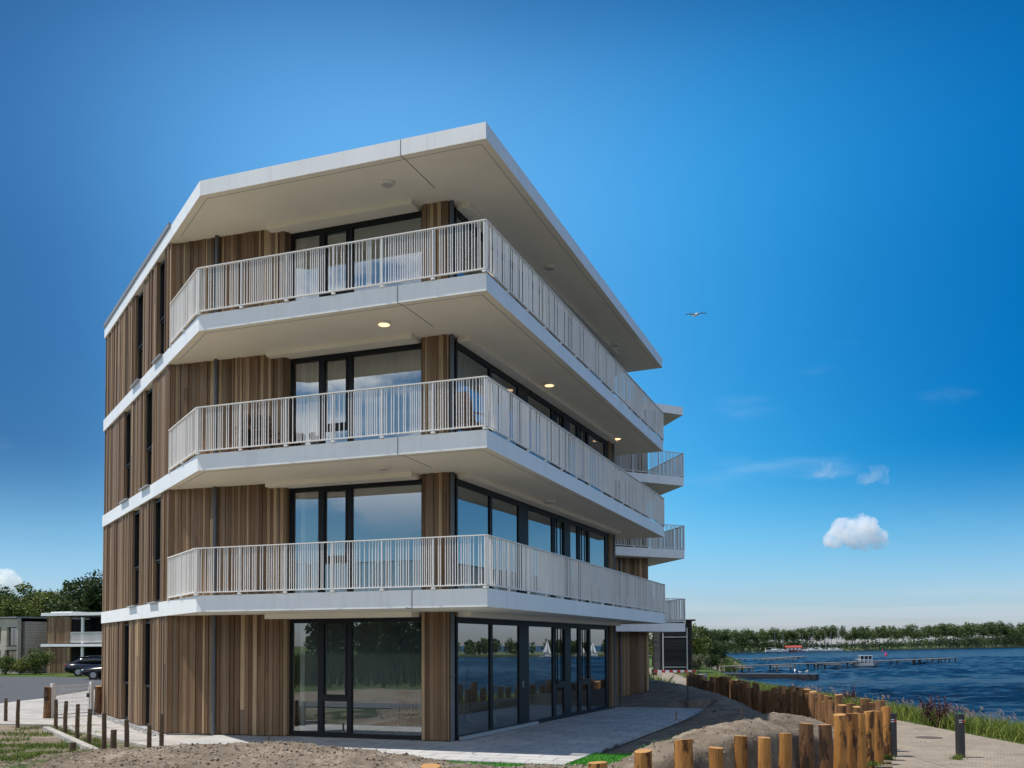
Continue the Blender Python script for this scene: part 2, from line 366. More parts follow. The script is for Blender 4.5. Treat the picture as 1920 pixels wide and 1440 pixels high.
LAMPS = {3: [(726, 342), (1030, 500), (1153, 645)], 2: [(720, 604), (1030, 719), (1157, 820)], 1: [(719, 875), (1031, 939), (1158, 996)], 0: [(723, 1149), (1034, 1163.5), (1160, 1175)]}
def joint(z0, z1, pxs, parent):
    """expansion joint: dark line down the fascia and zigzagging across the underside"""
    mb = MB(); pl = [BI @ G(x, y, z0) for x, y in pxs]
    a = pl[0].x; mb.box((a, -.001, (z0+z1)/2), (.016, .004, z1-z0-.004))
    cs = [Vector((a, .004, z0-.001))]+[Vector((p.x, p.y, z0-.001)) for p in pl[1:]]
    for p, q in zip(cs, cs[1:]): mb.bar(p, q, .016, .005)
    mb.build('expansion_joint', M['grey'], parent)
def trim(z, parent):
    mb = MB()
    mb.prism([(.5, 1.72), (4.18, 1.72), (4.18, 2.2), (.62, 2.2), (.5, 1.95)], z-.11, z-.001)
    mb.prism([(5.30, 2.3), (5.76, 13.85), (5.44, 13.95), (4.98, 2.35)], z-.11, z-.001)
    mb.build('soffit_trim', M['soffit'], parent)
for i in (1, 2, 3):
    mb = MB(); mb.prism(PLAN, T[i]-TH, T[i], mb=1, mt=2)
    sl = mb.build('balcony', [M['white'], M['soffit'], M['balcony_floor']], bld)
    rd_ = (-2.02, 1.53)
    railing([rd_, (0, -.03), (6.61, -.03), C_, (5.5, 16.4)], T[i], sl, 40+i)
    trim(T[i]-TH, sl)
    for k, (x, y) in enumerate(LAMPS[i-1]): clight(x, y, T[i]-TH, sl, on=(i == 3))
def drip(z, parent, d=.16):
    mb = MB(); pts = [(-1.75, 1.53), (.06, d), (6.61-d, d), (6.73-d, 16.1)]
    for p, q in zip(pts, pts[1:]): mb.bar((*p, z-.0015), (*q, z-.0015), .014, .005)
    mb.build('drip_groove', M['sill'], parent)
for i in (1, 2, 3): drip(T[i]-TH, bld)
drip(RB, bld)
joint(T[3]-TH, T[3], [(745.5, 568), (757, 573), (812, 612)], bld)
joint(T[2]-TH, T[2], [(742, 851), (757, 854), (808, 876)], bld)
joint(T[1]-TH, T[1], [(746.5, 1138), (760, 1139), (790, 1146)], bld)
mb = MB(); mb.prism(PLAN, RB, RT, mb=1, mt=2); roof = mb.build('roof', [M['white'], M['soffit'], M['coping']], bld)
mb = MB(); PV = [Vector(p) for p in PLAN]
for k in range(2, len(PV)-1): mb.bar((*PV[k], RT+.018), (*PV[(k+1) % len(PV)], RT+.018), .06, .034)
mb.build('roof_coping', M['coping'], roof)
up = Vector((0, 0)); de = (Vector(E_)-Vector(D_)).normalized(); dn = Vector((-de.y, de.x))*-1
mb = MB(); p = Vector(D_)+de*.15; q = Vector(E_); mb.bar((*p, RT+.07), (*q, RT+.07), .05, .13); mb.build('roof_upstand', M['coping'], roof)
for x, y in LAMPS[3]: clight(x, y, RB, roof)
trim(RB, roof)
joint(RB, RT, [(749.5, 290), (759, 298), (815, 352)], bld)
# end face with slot windows
ED0 = Vector(E_)+Vector((.604, .797))*.075; ED1 = Vector(DW)+Vector((.604, .797))*.0
ED1 = Vector(D_)+(-de)*-.19+Vector((.604, .797))*.075
def est(px, py=1000):
    p = hitl(px, py, ED0, ED1); return (Vector((p.x, p.y))-ED0).length
SL = {3: ((256, 270), (297, 312)), 1: ((249, 262.5), (288, 303)), 2: ((234, 247.5), (272, 287)), 0: ((230.5, 243), (269, 284))}
Lend = (ED1-ED0).length
for fl in range(4):
    z0 = T[fl]+.0 if fl else -.02; z1 = CEIL[fl]; y = [1250, 1060, 860, 560][fl]
    s = 0.; sg = [(est(a, y), est(b, y)) for a, b in SL[fl]]
    for k, (a, b) in enumerate(sg+[(Lend, Lend)]):
        clad(lseg(ED0, ED1, s), lseg(ED0, ED1, a), z0+.02, z1-.01, bld, seed=100+fl*10+k, core=.24)
        if a < Lend:
            DEP[0] = .06; P = lseg(ED0, ED1, 0, -.10); Q = lseg(ED0, ED1, Lend, -.10)
            zt = z1-.03; fr = winunit(P, Q, a-.02, b+.02, z0+.03, zt, [(a+.06, b-.06, z0+1.05, zt-.07), (a+.06, b-.06, z0+.1, z0+1.0)], bld)
            sb = MB(); c = lseg(ED0, ED1, (a+b)/2, .04)
            sb.box((c.x, c.y, z0+.01 if fl else z0+.0), (b-a+.02, .22, .03), math.atan2(*(ED1-ED0).yx))
            sb.build('sill', M['sill'], fr)
        s = b
# left facade
for fl in range(4):
    z0 = T[fl]+.02; z1 = CEIL[fl]-.002
    clad(DW, W2_, z0, z1, bld, seed=200+fl)
    # reveal beside the window
    clad((W2_[0], W2_[1]), (W2_[0]+.02, W2_[1]+.16), z0, z1, bld, seed=300+fl, core=.02)
    clad(W3_, W4_, z0, z1, bld, seed=210+fl, core=.3)
    clad((W4_[0], 2.08), (W4_[0]+.02, 2.4), z0, z1, bld, seed=230+fl, core=.1)
    DEP[0] = .11; zt = CEIL[fl]-.105; P = (W2_[0], 2.17); Q = (W3_[0]+.05, 2.17)
    st = lambda px: (hitl(px, 1270, P, Q).x-P[0])
    m1, m1b, m2, m2b = st(598), st(607), st(652.5), st(660.5); e = 3.42
    zs = T[fl]
    winunit(P, Q, 0, e, zs+.02, zt, [(.09, m1, zs+.12, zt-.1), (m1b, m2, zs+.92, zt-.1), (m1b, m2, zs+.12, zs+.8), (m2b, e-.03, zs+.1, zt-.1)], bld)
    # lake facade
    DEP[0] = .06
    P, Q = LK0, LK1; Pv = Vector(P)
    def sl_(px):
        h = hitl(px, 1250, P, Q); return (Vector((h.x, h.y))-Pv).length
    LkL = (Vector(Q)-Pv).length
    c = [sl_(x) for x in (851, 917.5, 922, 971.7, 990, 1035.5, 1041, 1056, 1069, 1083, 1088, 1101, 1106, 1135.5)]
    a0, a1 = zs+.1, zt-.14
    winunit(P, Q, 0, (c[3]+c[4])/2, zs+.02, zt, [(c[0], c[1], a0, a1), (c[2], c[3], a0, a1)], bld, handle=c[3]+.12)
    winunit(P, Q, (c[3]+c[4])/2+.003, (c[7]+c[8])/2, zs+.02, zt, [(c[4], c[5], a0, a1), (c[6], c[7], zs+1.0, a1), (c[6], c[7], a0, zs+.86)], bld)
    s1 = c[13]+.25
    winunit(P, Q, (c[7]+c[8])/2+.003, s1, zs+.02, zt, [(c[8], c[9], a0, a1), (c[10], c[11], zs+1.0, a1), (c[10], c[11], a0, zs+.86), (c[12], c[13], a0, a1)], bld)
    clad(lseg(P, Q, s1+.01, .05), lseg(P, Q, LkL+.1, .05), z0, z1, bld, seed=240+fl)
    clad(lseg(P, Q, LkL+.1, .05), lseg(P, Q, LkL+2.5, -3.0), z0, z1, bld, seed=250+fl)
    # downpipes
    pp = BI @ GY(401, 1300, 22.15)
    for (x, y, r) in ((-.93, 1.80, .045), (4.95, 2.14, .05), (5.53, 13.97, .045)):
        mb = MB(); mb.tube([(x, y, T[fl]+.0), (x, y, CEIL[fl]+.0)], r, 12); mb.lathe([(r+.012, 0), (r+.012, .03)], 12, (x, y, T[fl]+1.4)); mb.build('downpipe', M['grey'], bld, smooth=False)
# threshold, plinth, floors and partitions
mb = MB(); a = lseg(LK0, LK1, .1, .09); b = lseg(LK0, LK1, 4.6, .09); mb.bar((*a, .045), (*b, .045), .1, .07); mb.build('threshold', M['sill'], bld)
mb = MB(); mb.prism([(-2.15, 1.72), (.84, 2.12), (4.85, 2.12), (5.47, 14.2), (3, 18.5), (-3, 18.5), (-5.2, 11.5), (-8.85, 6.95), ], -.3, .004, m=0, mt=1); mb.build('plinth', [M['plinth'], M['floor_in']], bld)
mb = MB()
for fl in range(4):
    z0, z1 = T[fl]+.01, CEIL[fl]-.003; zc = (z0+z1)/2; h = z1-z0
    mb.box((1.13, 5.8, zc), (.12, 7.0, h)); mb.box((3.1, 9.36, zc), (4.1, .12, h)); mb.box((2.0, 11.7, zc), (.12, 4.5, h)); mb.box((3.4, 14.05, zc), (3.9, .12, h))
    mb.bar((-5.2, 11.5, zc), (-8.85, 6.95, zc), .15, h); mb.bar((-5.2, 11.5, zc), (-3, 18.5, zc), .15, h); mb.box((-1.0, 5.5, zc), (.12, 6.5, h))
mb.build('partition_wall', M['inside'], bld)
# ------------------------------------------------------------------ second block beyond, a little lower
wing = empty('apartment_building', (3.2, 38.3, -.2), 0, label='second larch-clad apartment block with wedge-shaped balconies, standing behind the first', cat='building')
O2 = Vector((3.2, 38.3))
def w2(x, y): return (x-O2.x, y-O2.y)
V0, V1, V2 = w2(2.6, 38.05), w2(5.55, 39.2), w2(4.6, 43.6)
S0, F_, G_ = w2(2.62, 36.84), w2(7.09, 39.3), w2(6.05, 43.8)
SP = [S0, F_, G_, w2(3.5, 46), w2(-1, 46), w2(-1.5, 40)]
for i in (1, 2, 3):
    mb = MB(); mb.prism(SP, T[i]-TH, T[i], mb=1, mt=2); sl = mb.build('balcony', [M['white'], M['soffit'], M['balcony_floor']], wing)
    railing([S0, F_, G_, w2(4.4, 45.2)], T[i], sl, 60+i)
mb = MB(); mb.prism(SP, RB, RT, mb=1, mt=2); rf = mb.build('roof', [M['white'], M['soffit'], M['coping']], wing)
for fl in range(4):
    clad(V0, V1, T[fl]+.02, CEIL[fl]-.01, wing, seed=400+fl); clad(V1, V2, T[fl]+.02, CEIL[fl]-.01, wing, seed=410+fl)
    clad(V2, w2(0, 44.5), T[fl]+.02, CEIL[fl]-.01, wing, seed=420+fl)
mb = MB(); mb.tube([(V1[0]-1.18, V1[1]-.52, 0), (V1[0]-1.18, V1[1]-.52, RB)], .045, 10); mb.build('downpipe', M['grey'], wing)
mb = MB(); mb.prism([w2(2.6, 38.1), w2(5.5, 39.2), w2(4.6, 43.5), w2(0, 44.5), w2(0, 39)], -.3, .015); mb.build('plinth', M['plinth'], wing)
# ------------------------------------------------------------------ ground, paving, water
WZ = -2.5
def lerpt(tab, x):
    if x <= tab[0][0]: return tab[0][1]
    for (a, b), (c, d) in zip(tab, tab[1:]):
        if x <= c: return b+(d-b)*(x-a)/(c-a)
    return tab[-1][1]
SHORE = [(-400, 15.5), (60, 15.5), (110, 24), (150, 29), (185, 43), (215, 46), (235, 40), (300, 16), (340, -30), (480, -60)]
def ridge(x, y, pts, s_out, s_in=None):
    best = 0
    for (x0, y0, h0), (x1, y1, h1) in zip(pts, pts[1:]):
        dx, dy = x1-x0, y1-y0; t = min(1, max(0, ((x-x0)*dx+(y-y0)*dy)/(dx*dx+dy*dy)))
        ex, ey = x-x0-t*dx, y-y0-t*dy; side = dx*ey-dy*ex
        s = s_out if side < 0 else (s_in or s_out)
        best = max(best, (h0+(h1-h0)*t)*math.exp(-(ex*ex+ey*ey)/(2*s*s)))
    return best
M1 = [(1.5, 15.6, .05), (2.4, 16.2, .27), (3.3, 16.9, .48), (5.0, 19.0, .56), (5.6, 19.7, .56), (6.7, 20.7, .42), (7.3, 22.2, .15)]
M1 = [(a+.22, b-.26, c+.2) for a, b, c in M1]
M2 = [(-8.0, 17.3, .05), (-6.2, 17.0, .33), (-4.9, 16.7, .42), (-3.85, 16.5, .46), (-2.5, 16.0, .32), (-1.0, 15.4, .2), (0.3, 14.6, .12)]
M3 = [(6.7, 24, .25), (6.9, 28, .5), (7.1, 33, .75), (7.0, 40, .8), (6.6, 48, .7), (6.2, 55, .3)]
POSTLINE = [(-1.3, 13.2), (1.3, 14.0), (2.7, 14.9), (4.1, 15.95), (5.6, 17.5), (6.35, 18.1), (7.3, 19.4), (8.15, 21), (8.42, 22), (8.42, 47)]
def pathside(x, y):
    best = 9e9; sd = 0
    for (x0, y0), (x1, y1) in zip(POSTLINE, POSTLINE[1:]):
        dx, dy = x1-x0, y1-y0; L2 = dx*dx+dy*dy; t = min(1, max(0, ((x-x0)*dx+(y-y0)*dy)/L2)); ex, ey = x-x0-t*dx, y-y0-t*dy; d = math.hypot(ex, ey)
        if d < best: best = d; sd = d if dx*ey-dy*ex < 0 else -d
    return sd
tz = [W2(8.42, .9), W2(9.3, .95), W2(10.2, .6), W2(9.9, -.6), W2(9.3, -2.2), W2(4.4, -1.75), W2(4.6, -1.1), W2(8.38, -1.0)]
def inpoly(x, y, P):
    c = False
    for i in range(len(P)):
        a, b = P[i], P[i-1]
        if (a[1] > y) != (b[1] > y) and x < (b[0]-a[0])*(y-a[1])/(b[1]-a[1])+a[0]: c = not c
    return c
def inpave(x, y):
    p = BI @ Vector((x, y, 0)); a, b = p.x, p.y
    m = .12
    if -3.2-m < a < 8.55+m and -.95-m < b < 14.4+m: return True
    return False
def gbase(x, y):
    z = -.07
    z -= .4*sstep(5.0, 7.6, x)*(1 if y > 0 else 1)
    if x <= 7.6: z = min(z, -.07-.4*sstep(14.6, 12.6, y)*sstep(-2, 1.5, x))
    z -= 2.9*sstep(13.2, 20.5, x-(lerpt(SHORE, y)-15.5))
    if y > 240: z -= 3*sstep(240, 300, y)*sstep(-150, -60, x)
    return z
def gz(x, y):
    z = gbase(x, y)
    if -12 < x < 10 and 12 < y < 60 and not inpave(x, y) and not inpoly(x, y, tz):
        m = ridge(x, y, M1, .85, .95)+ridge(x, y, M2, 2.2, .75)
        m += ridge(x, y, M3, .75, 1.1)
        if x > -1.5: m *= 1-sstep(-.34, -.1, pathside(x, y))
        if m > .02:
            v = Vector((x, y, 0)); m += min(1, m*5)*(.05*noise.noise(v*1.7)+.04*noise.noise(v*4.5)+.03*noise.noise(v*9)+.02*noise.noise(v*19))
            z += m
    if x > -1.5 and 12 < y < 47.5:
        k = sstep(-.34, -.1, pathside(x, y)); z = z*(1-k)+min(z, -.47)*k
    return z
def frange(a, b, s):
    n = max(1, round((b-a)/s)); return [a+(b-a)*k/n for k in range(n)]
gx = frange(-3000, -400, 400)+frange(-400, -80, 40)+frange(-80, -20, 5)+frange(-20, -10, .6)+frange(-10, -9, .2)+frange(-9, 9, .075)+frange(9, 24, .5)+frange(24, 80, 2.5)+frange(80, 400, 40)+frange(400, 3000, 400)+[3000]
gy = frange(-3000, -300, 400)+frange(-300, -40, 30)+frange(-40, 12.5, 2.5)+frange(12.5, 22, .075)+frange(22, 24, .12)+frange(24, 56, .4)+frange(56, 260, 4)+frange(260, 500, 40)+frange(500, 3000, 400)+[3000]
gv = []; zone = []
for y in gy:
    for x in gx:
        gv.append((x, y, gz(x, y)))
        g = 0.
        if 12.3 < x < 30 and y < 240: g = 1.
        if x < -7.4 and y < 21.5 and y > 13: g = .55
        if x < -10.5 and y > 60: g = .9
        if math.hypot(x+3, y-21) > 25 and x < 3 and y < 9: g = .95
        if x < 12 and y > 58: g = .8
        if 0 < x < 8.3 and y > 50: g = .6
        zone.append(g)
nx = len(gx); gf = [(j*nx+i, j*nx+i+1, (j+1)*nx+i+1, (j+1)*nx+i) for j in range(len(gy)-1) for i in range(nx-1)]
me = bpy.data.meshes.new('ground'); me.from_pydata(gv, [], gf); me.polygons.foreach_set('use_smooth', [True]*len(gf))
at = me.attributes.new('zone', 'FLOAT', 'POINT'); at.data.foreach_set('value', zone)
def groundmat():
    m, nt, b = mk('soil_and_grass'); L = nt.links.new; tc = N(nt, 'ShaderNodeTexCoord')
    def nz(s, d=6, r=.6):
        n = N(nt, 'ShaderNodeTexNoise'); n.inputs['Scale'].default_value = s; n.inputs['Detail'].default_value = d; n.inputs['Roughness'].default_value = r; L(tc.outputs['Object'], n.inputs[0]); return n.outputs[0]
    n1 = nz(1.3); n2 = nz(9, 8, .7)
    ad = N(nt, 'ShaderNodeMath', operation='MULTIPLY_ADD'); L(n2, ad.inputs[0]); ad.inputs[1].default_value = .7; L(n1, ad.inputs[2])
    r = ramp(nt, [(.5, (.10, .078, .057)), (.75, (.20, .16, .12)), (.95, (.28, .228, .175)), (1.15, (.36, .30, .235))]); L(ad.outputs[0], r.inputs[0])
    g = ramp(nt, [(.3, (.035, .07, .018)), (.6, (.08, .115, .035)), (.75, (.17, .16, .08))]); L(n2, g.inputs[0])
    za = N(nt, 'ShaderNodeAttribute'); za.attribute_name = 'zone'
    n3 = nz(2.6, 5)
    su = N(nt, 'ShaderNodeMath', operation='ADD'); L(za.outputs['Fac'], su.inputs[0]); L(n3, su.inputs[1])
    mr = N(nt, 'ShaderNodeMapRange'); mr.inputs[1].default_value = .98; mr.inputs[2].default_value = 1.14; L(su.outputs[0], mr.inputs[0])
    mx = N(nt, 'ShaderNodeMix', data_type='RGBA'); L(mr.outputs[0], mx.inputs[0]); L(r.outputs[0], mx.inputs[6]); L(g.outputs[0], mx.inputs[7])
    L(mx.outputs[2], b.inputs['Base Color']); b.inputs['Roughness'].default_value = .95; b.inputs['Specular IOR Level'].default_value = .1
    bp = N(nt, 'ShaderNodeBump'); bp.inputs['Strength'].default_value = 1.; bp.inputs['Distance'].default_value = .06
    n4 = nz(20, 8, .75); L(n4, bp.inputs['Height']); L(bp.outputs[0], b.inputs['Normal']); return m
me.materials.append(groundmat())
go = bpy.data.objects.new('ground', me); COL.objects.link(go); tag(go, kind='structure')
def pavemat(name, c1, c2, mort, bw, bh, ang=0., msize=.006, off=.5, rough=.8, bump=.4):
    m, nt, b = mk(name); L = nt.links.new; tc = N(nt, 'ShaderNodeTexCoord')
    mp = N(nt, 'ShaderNodeMapping'); mp.inputs['Rotation'].default_value = (0, 0, ang); L(tc.outputs['Object'], mp.inputs[0])
    br = N(nt, 'ShaderNodeTexBrick'); br.offset = off; L(mp.outputs[0], br.inputs[0])
    for k, v in (('Color1', (*c1, 1)), ('Color2', (*c2, 1)), ('Mortar', (*mort, 1)), ('Scale', 1.), ('Mortar Size', msize), ('Mortar Smooth', .2), ('Bias', 0.), ('Brick Width', bw), ('Row Height', bh)): br.inputs[k].default_value = v
    n = N(nt, 'ShaderNodeTexNoise'); n.inputs['Scale'].default_value = 1.1; n.inputs['Detail'].default_value = 9; n.inputs['Roughness'].default_value = .65; L(tc.outputs['Object'], n.inputs[0])
    g = ramp(nt, [(.3, (.72, .72, .72)), (.7, (1.12, 1.1, 1.08))]); L(n.outputs[0], g.inputs[0])
    mx = N(nt, 'ShaderNodeMix', data_type='RGBA', blend_type='MULTIPLY'); mx.inputs[0].default_value = 1; L(br.outputs[0], mx.inputs[6]); L(g.outputs[0], mx.inputs[7]); L(mx.outputs[2], b.inputs['Base Color'])
    b.inputs['Roughness'].default_value = rough; b.inputs['Specular IOR Level'].default_value = .3
    bp = N(nt, 'ShaderNodeBump'); bp.inputs['Strength'].default_value = bump; bp.inputs['Distance'].default_value = .006; bp.invert = True; L(br.outputs['Fac'], bp.inputs['Height']); L(bp.outputs[0], b.inputs['Normal']); return m
M['tile'] = pavemat('terrace_tile', (.39, .39, .385), (.455, .455, .445), (.16, .13, .13), .8, .4, 0, .014)
M['paver'] = pavemat('path_paver', (.25, .21, .165), (.315, .265, .21), (.13, .11, .085), .21, .105, R(45), .009, .5, .9, .5)
M['concrete'] = pavemat('light_concrete_paver', (.35, .335, .31), (.41, .39, .36), (.2, .19, .18), .3, .3, R(20), .006, .5)
M['asphalt'] = simple('asphalt', (.058, .06, .066), .9, .2, 2, .4, 120)
# terrace along both glazed fronts (a real slab with an edge), and the one of the block behind
mb = MB(); mb.prism([(-.9, 1.9), (-.2, -.9), (8.36, -.9), (8.58, 14.31), (5.6, 14.25), (4.85, 2.15), (.8, 2.1)], -.045, 0.0)
mb.build('terrace', M['tile'], bframe=True, kind='structure')
mb = MB(); mb.prism([(5.25, 34.2), (7.85, 40.75), (5.0, 40.6), (5.6, 39.2), (3.6, 38.4), (3.9, 33.6)], -.42, -.195); mb.build('terrace', M['tile'], kind='structure')
def sheet(name, pts, mat, z, thick=.05, kind='structure'):
    mb = MB(); mb.prism([(p[0], p[1]) for p in pts], z-thick, z); return mb.build(name, mat, kind=kind)
PV_L = [G(x, y, -.03) for x, y in [(-260, 1340), (0, 1319), (90, 1308), (182, 1293), (190, 1318)]]+[W2(*E_)+Vector((.3, .2, 0)), W2(-2.05, 1.9), W2(-.5, 1.95), W2(-.5, -.6)]+[G(x, y, -.03) for x, y in [(165, 1376), (98, 1359), (0, 1357), (-260, 1362)]]
sheet('pavement', PV_L, M['concrete'], -.025)
sheet('road', [G(x, y, -.05) for x, y in [(-300, 1341), (0, 1318.5), (60, 1311.5), (110, 1302), (184, 1290), (300, 1283), (300, 1275), (100, 1269.5), (0, 1269), (-300, 1272)]], M['asphalt'], -.045)
sheet('road', [W2(-60, -10), W2(4, -10), W2(4, -7.6), W2(-60, -7.6)], M['asphalt'], -.03, .06)
sheet('path', [(8.62, 14.2), (12.2, 8), (12.35, 22), (12.3, 30), (12.4, 45), (12.6, 60), (13.5, 80), (15.5, 100), (12.5, 100), (10.2, 80), (9.2, 60), (8.9, 45), (8.62, 30)], M['paver'], -.40)
sheet('path', [(-1.5, 8), (12.1, 8), (8.60, 14.2), (8.60, 22.0), (7.0, 17.7), (3.6, 13.9), (1.2, 12.6), (-1.5, 12.0)], M['paver'], -.404)
for k in range(1): pass
mb = MB(); p, q = G(86, 1366, -.03), G(190, 1414, -.03); mb.bar((p.x, p.y, -.03), (q.x, q.y, -.03), .16, .1); mb.build('kerb', M['concrete'], kind='structure')
# bright green turf beside the terrace
def blades(fn, n, h, w, seed, lean=.35, mats=None, tintr=(0, 1)):
    rd = random.Random(seed); mb = MB()
    for _ in range(n):
        x, y, z = fn(rd); hh = h*rd.uniform(.5, 1.25); a = rd.uniform(0, 6.283); ww = w*rd.uniform(.6, 1.3)
        lx, ly = rd.gauss(0, lean)*hh, rd.gauss(0, lean)*hh; c, s = math.cos(a)*ww/2, math.sin(a)*ww/2
        mb.quad((x-c, y-s, z), (x+c, y+s, z), (x+c*.7+lx*.4, y+s*.7+ly*.4, z+hh*.6), (x+lx, y+ly, z+hh), (x-c*.7+lx*.4, y-s*.7+ly*.4, z+hh*.6), t=rd.uniform(*tintr))
    return mb
M['turf'] = leafmat('artificial_turf', (.03, .16, .008), (.07, .30, .02), .15)
M['turfbase'] = simple('turf_backing', (.035, .17, .012), .9, .3, 6, .8, 160)
sheet('lawn', tz, M['turfbase'], -.005, .06)
def inpoly(x, y, P):
    c = False
    for i in range(len(P)):
        a, b = P[i], P[i-1]
        if (a[1] > y) != (b[1] > y) and x < (b[0]-a[0])*(y-a[1])/(b[1]-a[1])+a[0]: c = not c
    return c
def turf(rd):
    while True:
        if rd.random() < .06:
            a = rd.randrange(len(tz)); t = rd.random(); e = tz[a].lerp(tz[a-1], t); x, y = e.x+rd.gauss(0, .1), e.y+rd.gauss(0, .1); return x, y, gz(x, y)-.004 if not inpoly(x, y, tz) else -.008
        x = rd.uniform(min(p[0] for p in tz), max(p[0] for p in tz)); y = rd.uniform(min(p[1] for p in tz), max(p[1] for p in tz))
        if inpoly(x, y, tz): return x, y, -.008
blades(turf, 9000, .035, .012, 3).build('turf_grass', M['turf'], label='bright green artificial-looking turf blades beside the terrace', cat='grass', kind='stuff')
# water: one wind-ruffled sheet, real waves near, bump beyond
def watermat():
    m, nt, b = mk('lake_water'); L = nt.links.new; tc = N(nt, 'ShaderNodeTexCoord')
    b.inputs['Roughness'].default_value = .22; b.inputs['IOR'].default_value = 1.33; b.inputs['Specular IOR Level'].default_value = .2
    def nz(sc, s, d, r=.6):
        mp = N(nt, 'ShaderNodeMapping'); mp.inputs['Rotation'].default_value = (0, 0, R(18)); mp.inputs['Scale'].default_value = sc; L(tc.outputs['Object'], mp.inputs[0])
        n = N(nt, 'ShaderNodeTexNoise'); n.inputs['Scale'].default_value = s; n.inputs['Detail'].default_value = d; n.inputs['Roughness'].default_value = r; n.inputs['Distortion'].default_value = .4; L(mp.outputs[0], n.inputs[0]); return n.outputs[0]
    n1 = nz((.35, 1, 1), .28, 9, .68); n2 = nz((.4, 1, 1), .03, 4)
    r = ramp(nt, [(.35, (.0015, .013, .036)), (.7, (.003, .027, .066))]); L(n2, r.inputs[0]); L(r.outputs[0], b.inputs['Base Color'])
    bp = N(nt, 'ShaderNodeBump'); bp.inputs['Strength'].default_value = 1.; bp.inputs['Distance'].default_value = 2.8
    L(n1, bp.inputs['Height']); L(bp.outputs[0], b.inputs['Normal']); return m
mb = MB(); z = WZ-.22; mb.quad((-3500, -3500, z), (3500, -3500, z), (3500, 3500, z), (-3500, 3500, z))
xs = frange(14.5, 60, .7)+frange(60, 200, 1.3)+[200]; ys = frange(14, 120, .55)+frange(120, 330, 1.1)+[330]; i0 = len(mb.v); wn = len(xs)
for y in ys:
    for x in xs:
        q = Vector((x*.10+y*.045, y*.24-x*.06, 0)); g = .6+.8*noise.noise(Vector((x*.02, y*.03, 7)))
        mb.v.append((x, y, WZ+g*(.42*noise.noise(q)+.46*noise.noise(q*2.1+Vector((5, 3, 0)))+.30*noise.noise(q*4.3))))
for j in range(len(ys)-1):
    for i in range(wn-1): mb.f.append((i0+j*wn+i, i0+j*wn+i+1, i0+(j+1)*wn+i+1, i0+(j+1)*wn+i)); mb.m.append(0); mb.t.append(.5)
mb.build('lake_water', watermat(), kind='structure', smooth=True)
# ------------------------------------------------------------------ vegetation builders
M['leaf_dark'] = leafmat('dark_leaves', (.012, .030, .010), (.055, .085, .022))
M['leaf_mid'] = leafmat('mid_leaves', (.03, .060, .012), (.16, .19, .045))
M['leaf_far'] = leafmat('far_leaves', (.022, .050, .014), (.11, .15, .045))
M['leaf_grey'] = leafmat('silver_leaves', (.05, .065, .035), (.15, .165, .09))
M['reed'] = leafmat('reed_blades', (.06, .10, .02), (.16, .22, .05))
M['verge'] = leafmat('verge_blades', (.045, .09, .014), (.24, .29, .06))
M['dry'] = leafmat('dry_grass_blades', (.045, .065, .022), (.17, .16, .075))
M['bark'] = simple('bark', (.085, .065, .05), .9, .3, 8, .5, 30)
def leafmesh(name, clumps, n, leaf, seed, mat, spread=.55, flat=1.):
    """clumps: [(centre, radius)]; n leaf quads spread through them, denser towards each clump's shell"""
    rd = random.Random(seed); mb = MB(); wsum = [c[1]**2 for c in clumps]
    for c, r in rd.choices(clumps, weights=wsum, k=n):
        d = Vector((rd.gauss(0, 1), rd.gauss(0, 1), rd.gauss(0, 1))).normalized()*r*(rd.random()**.4)*rd.choice((1, 1, 1, 1.15))
        d.z *= flat; p = Vector(c)+d
        u = Vector((rd.gauss(0, 1), rd.gauss(0, 1), rd.gauss(0, .7))).normalized(); w = u.cross(Vector((rd.gauss(0, 1), rd.gauss(0, 1), rd.gauss(0, 1)))).normalized()
        s = leaf*rd.uniform(.5, 1.2); t = rd.random()
        mb.quad(p-u*s*.5, p+w*s*.32, p+u*s*.5, p-w*s*.32, t=t)
    return mb.mesh(name, mat)
def crown_clumps(rd, rx, zc, rz, k, cr):
    out = []
    for _ in range(k):
        d = Vector((rd.gauss(0, 1), rd.gauss(0, 1), rd.gauss(0, 1))).normalized()*(rd.random()**.45)
        out.append((Vector((d.x*rx, d.y*rx, zc+d.z*rz)), cr*rd.uniform(.6, 1.25)))
    return out
def trunkmesh(name, h, r, seed, limbs=6, h0=.35, spread=.25):
    rd = random.Random(seed); mb = MB(); pts = [(rd.gauss(0, .02)*h*k/5, rd.gauss(0, .02)*h*k/5, h*k/5) for k in range(6)]
    mb.tube(pts, [r*(1.15-.85*k/5) for k in range(6)], 8)
    for k in range(limbs):
        z = h*(h0+(.9-h0)*k/limbs); a = rd.uniform(0, 6.283); ln = h*spread*rd.uniform(.7, 1.2)
        p = Vector((0, 0, z)); q = p+Vector((math.cos(a)*ln*.6, math.sin(a)*ln*.6, ln*.5)); e = p+Vector((math.cos(a)*ln, math.sin(a)*ln, ln*1.1))
        mb.tube([p, q, e], [r*.45, r*.28, r*.1], 6)
    return mb.mesh(name, M['bark'], True)
def treekind(h, rx, zc, rz, k, cr, n, leaf, seed, mat, limbs=6, tr=.18, h0=.35):
    rd = random.Random(seed); cm = leafmesh('crown', crown_clumps(rd, rx, zc, rz, k, cr), n, leaf, seed+1, mat)
    return trunkmesh('trunk', zc+rz*.6, tr, seed+2, limbs, h0), cm
def plant(name, kindm, loc, s, rz, label, cat, group=None):
    e = empty(name, loc, rz, label=label, cat=cat, group=group); e.scale = s if isinstance(s, tuple) else (s, s, s)
    for nm, me in zip(('trunk', 'crown'), kindm):
        o = bpy.data.objects.new(nm, me); COL.objects.link(o); o.parent = e
    return e
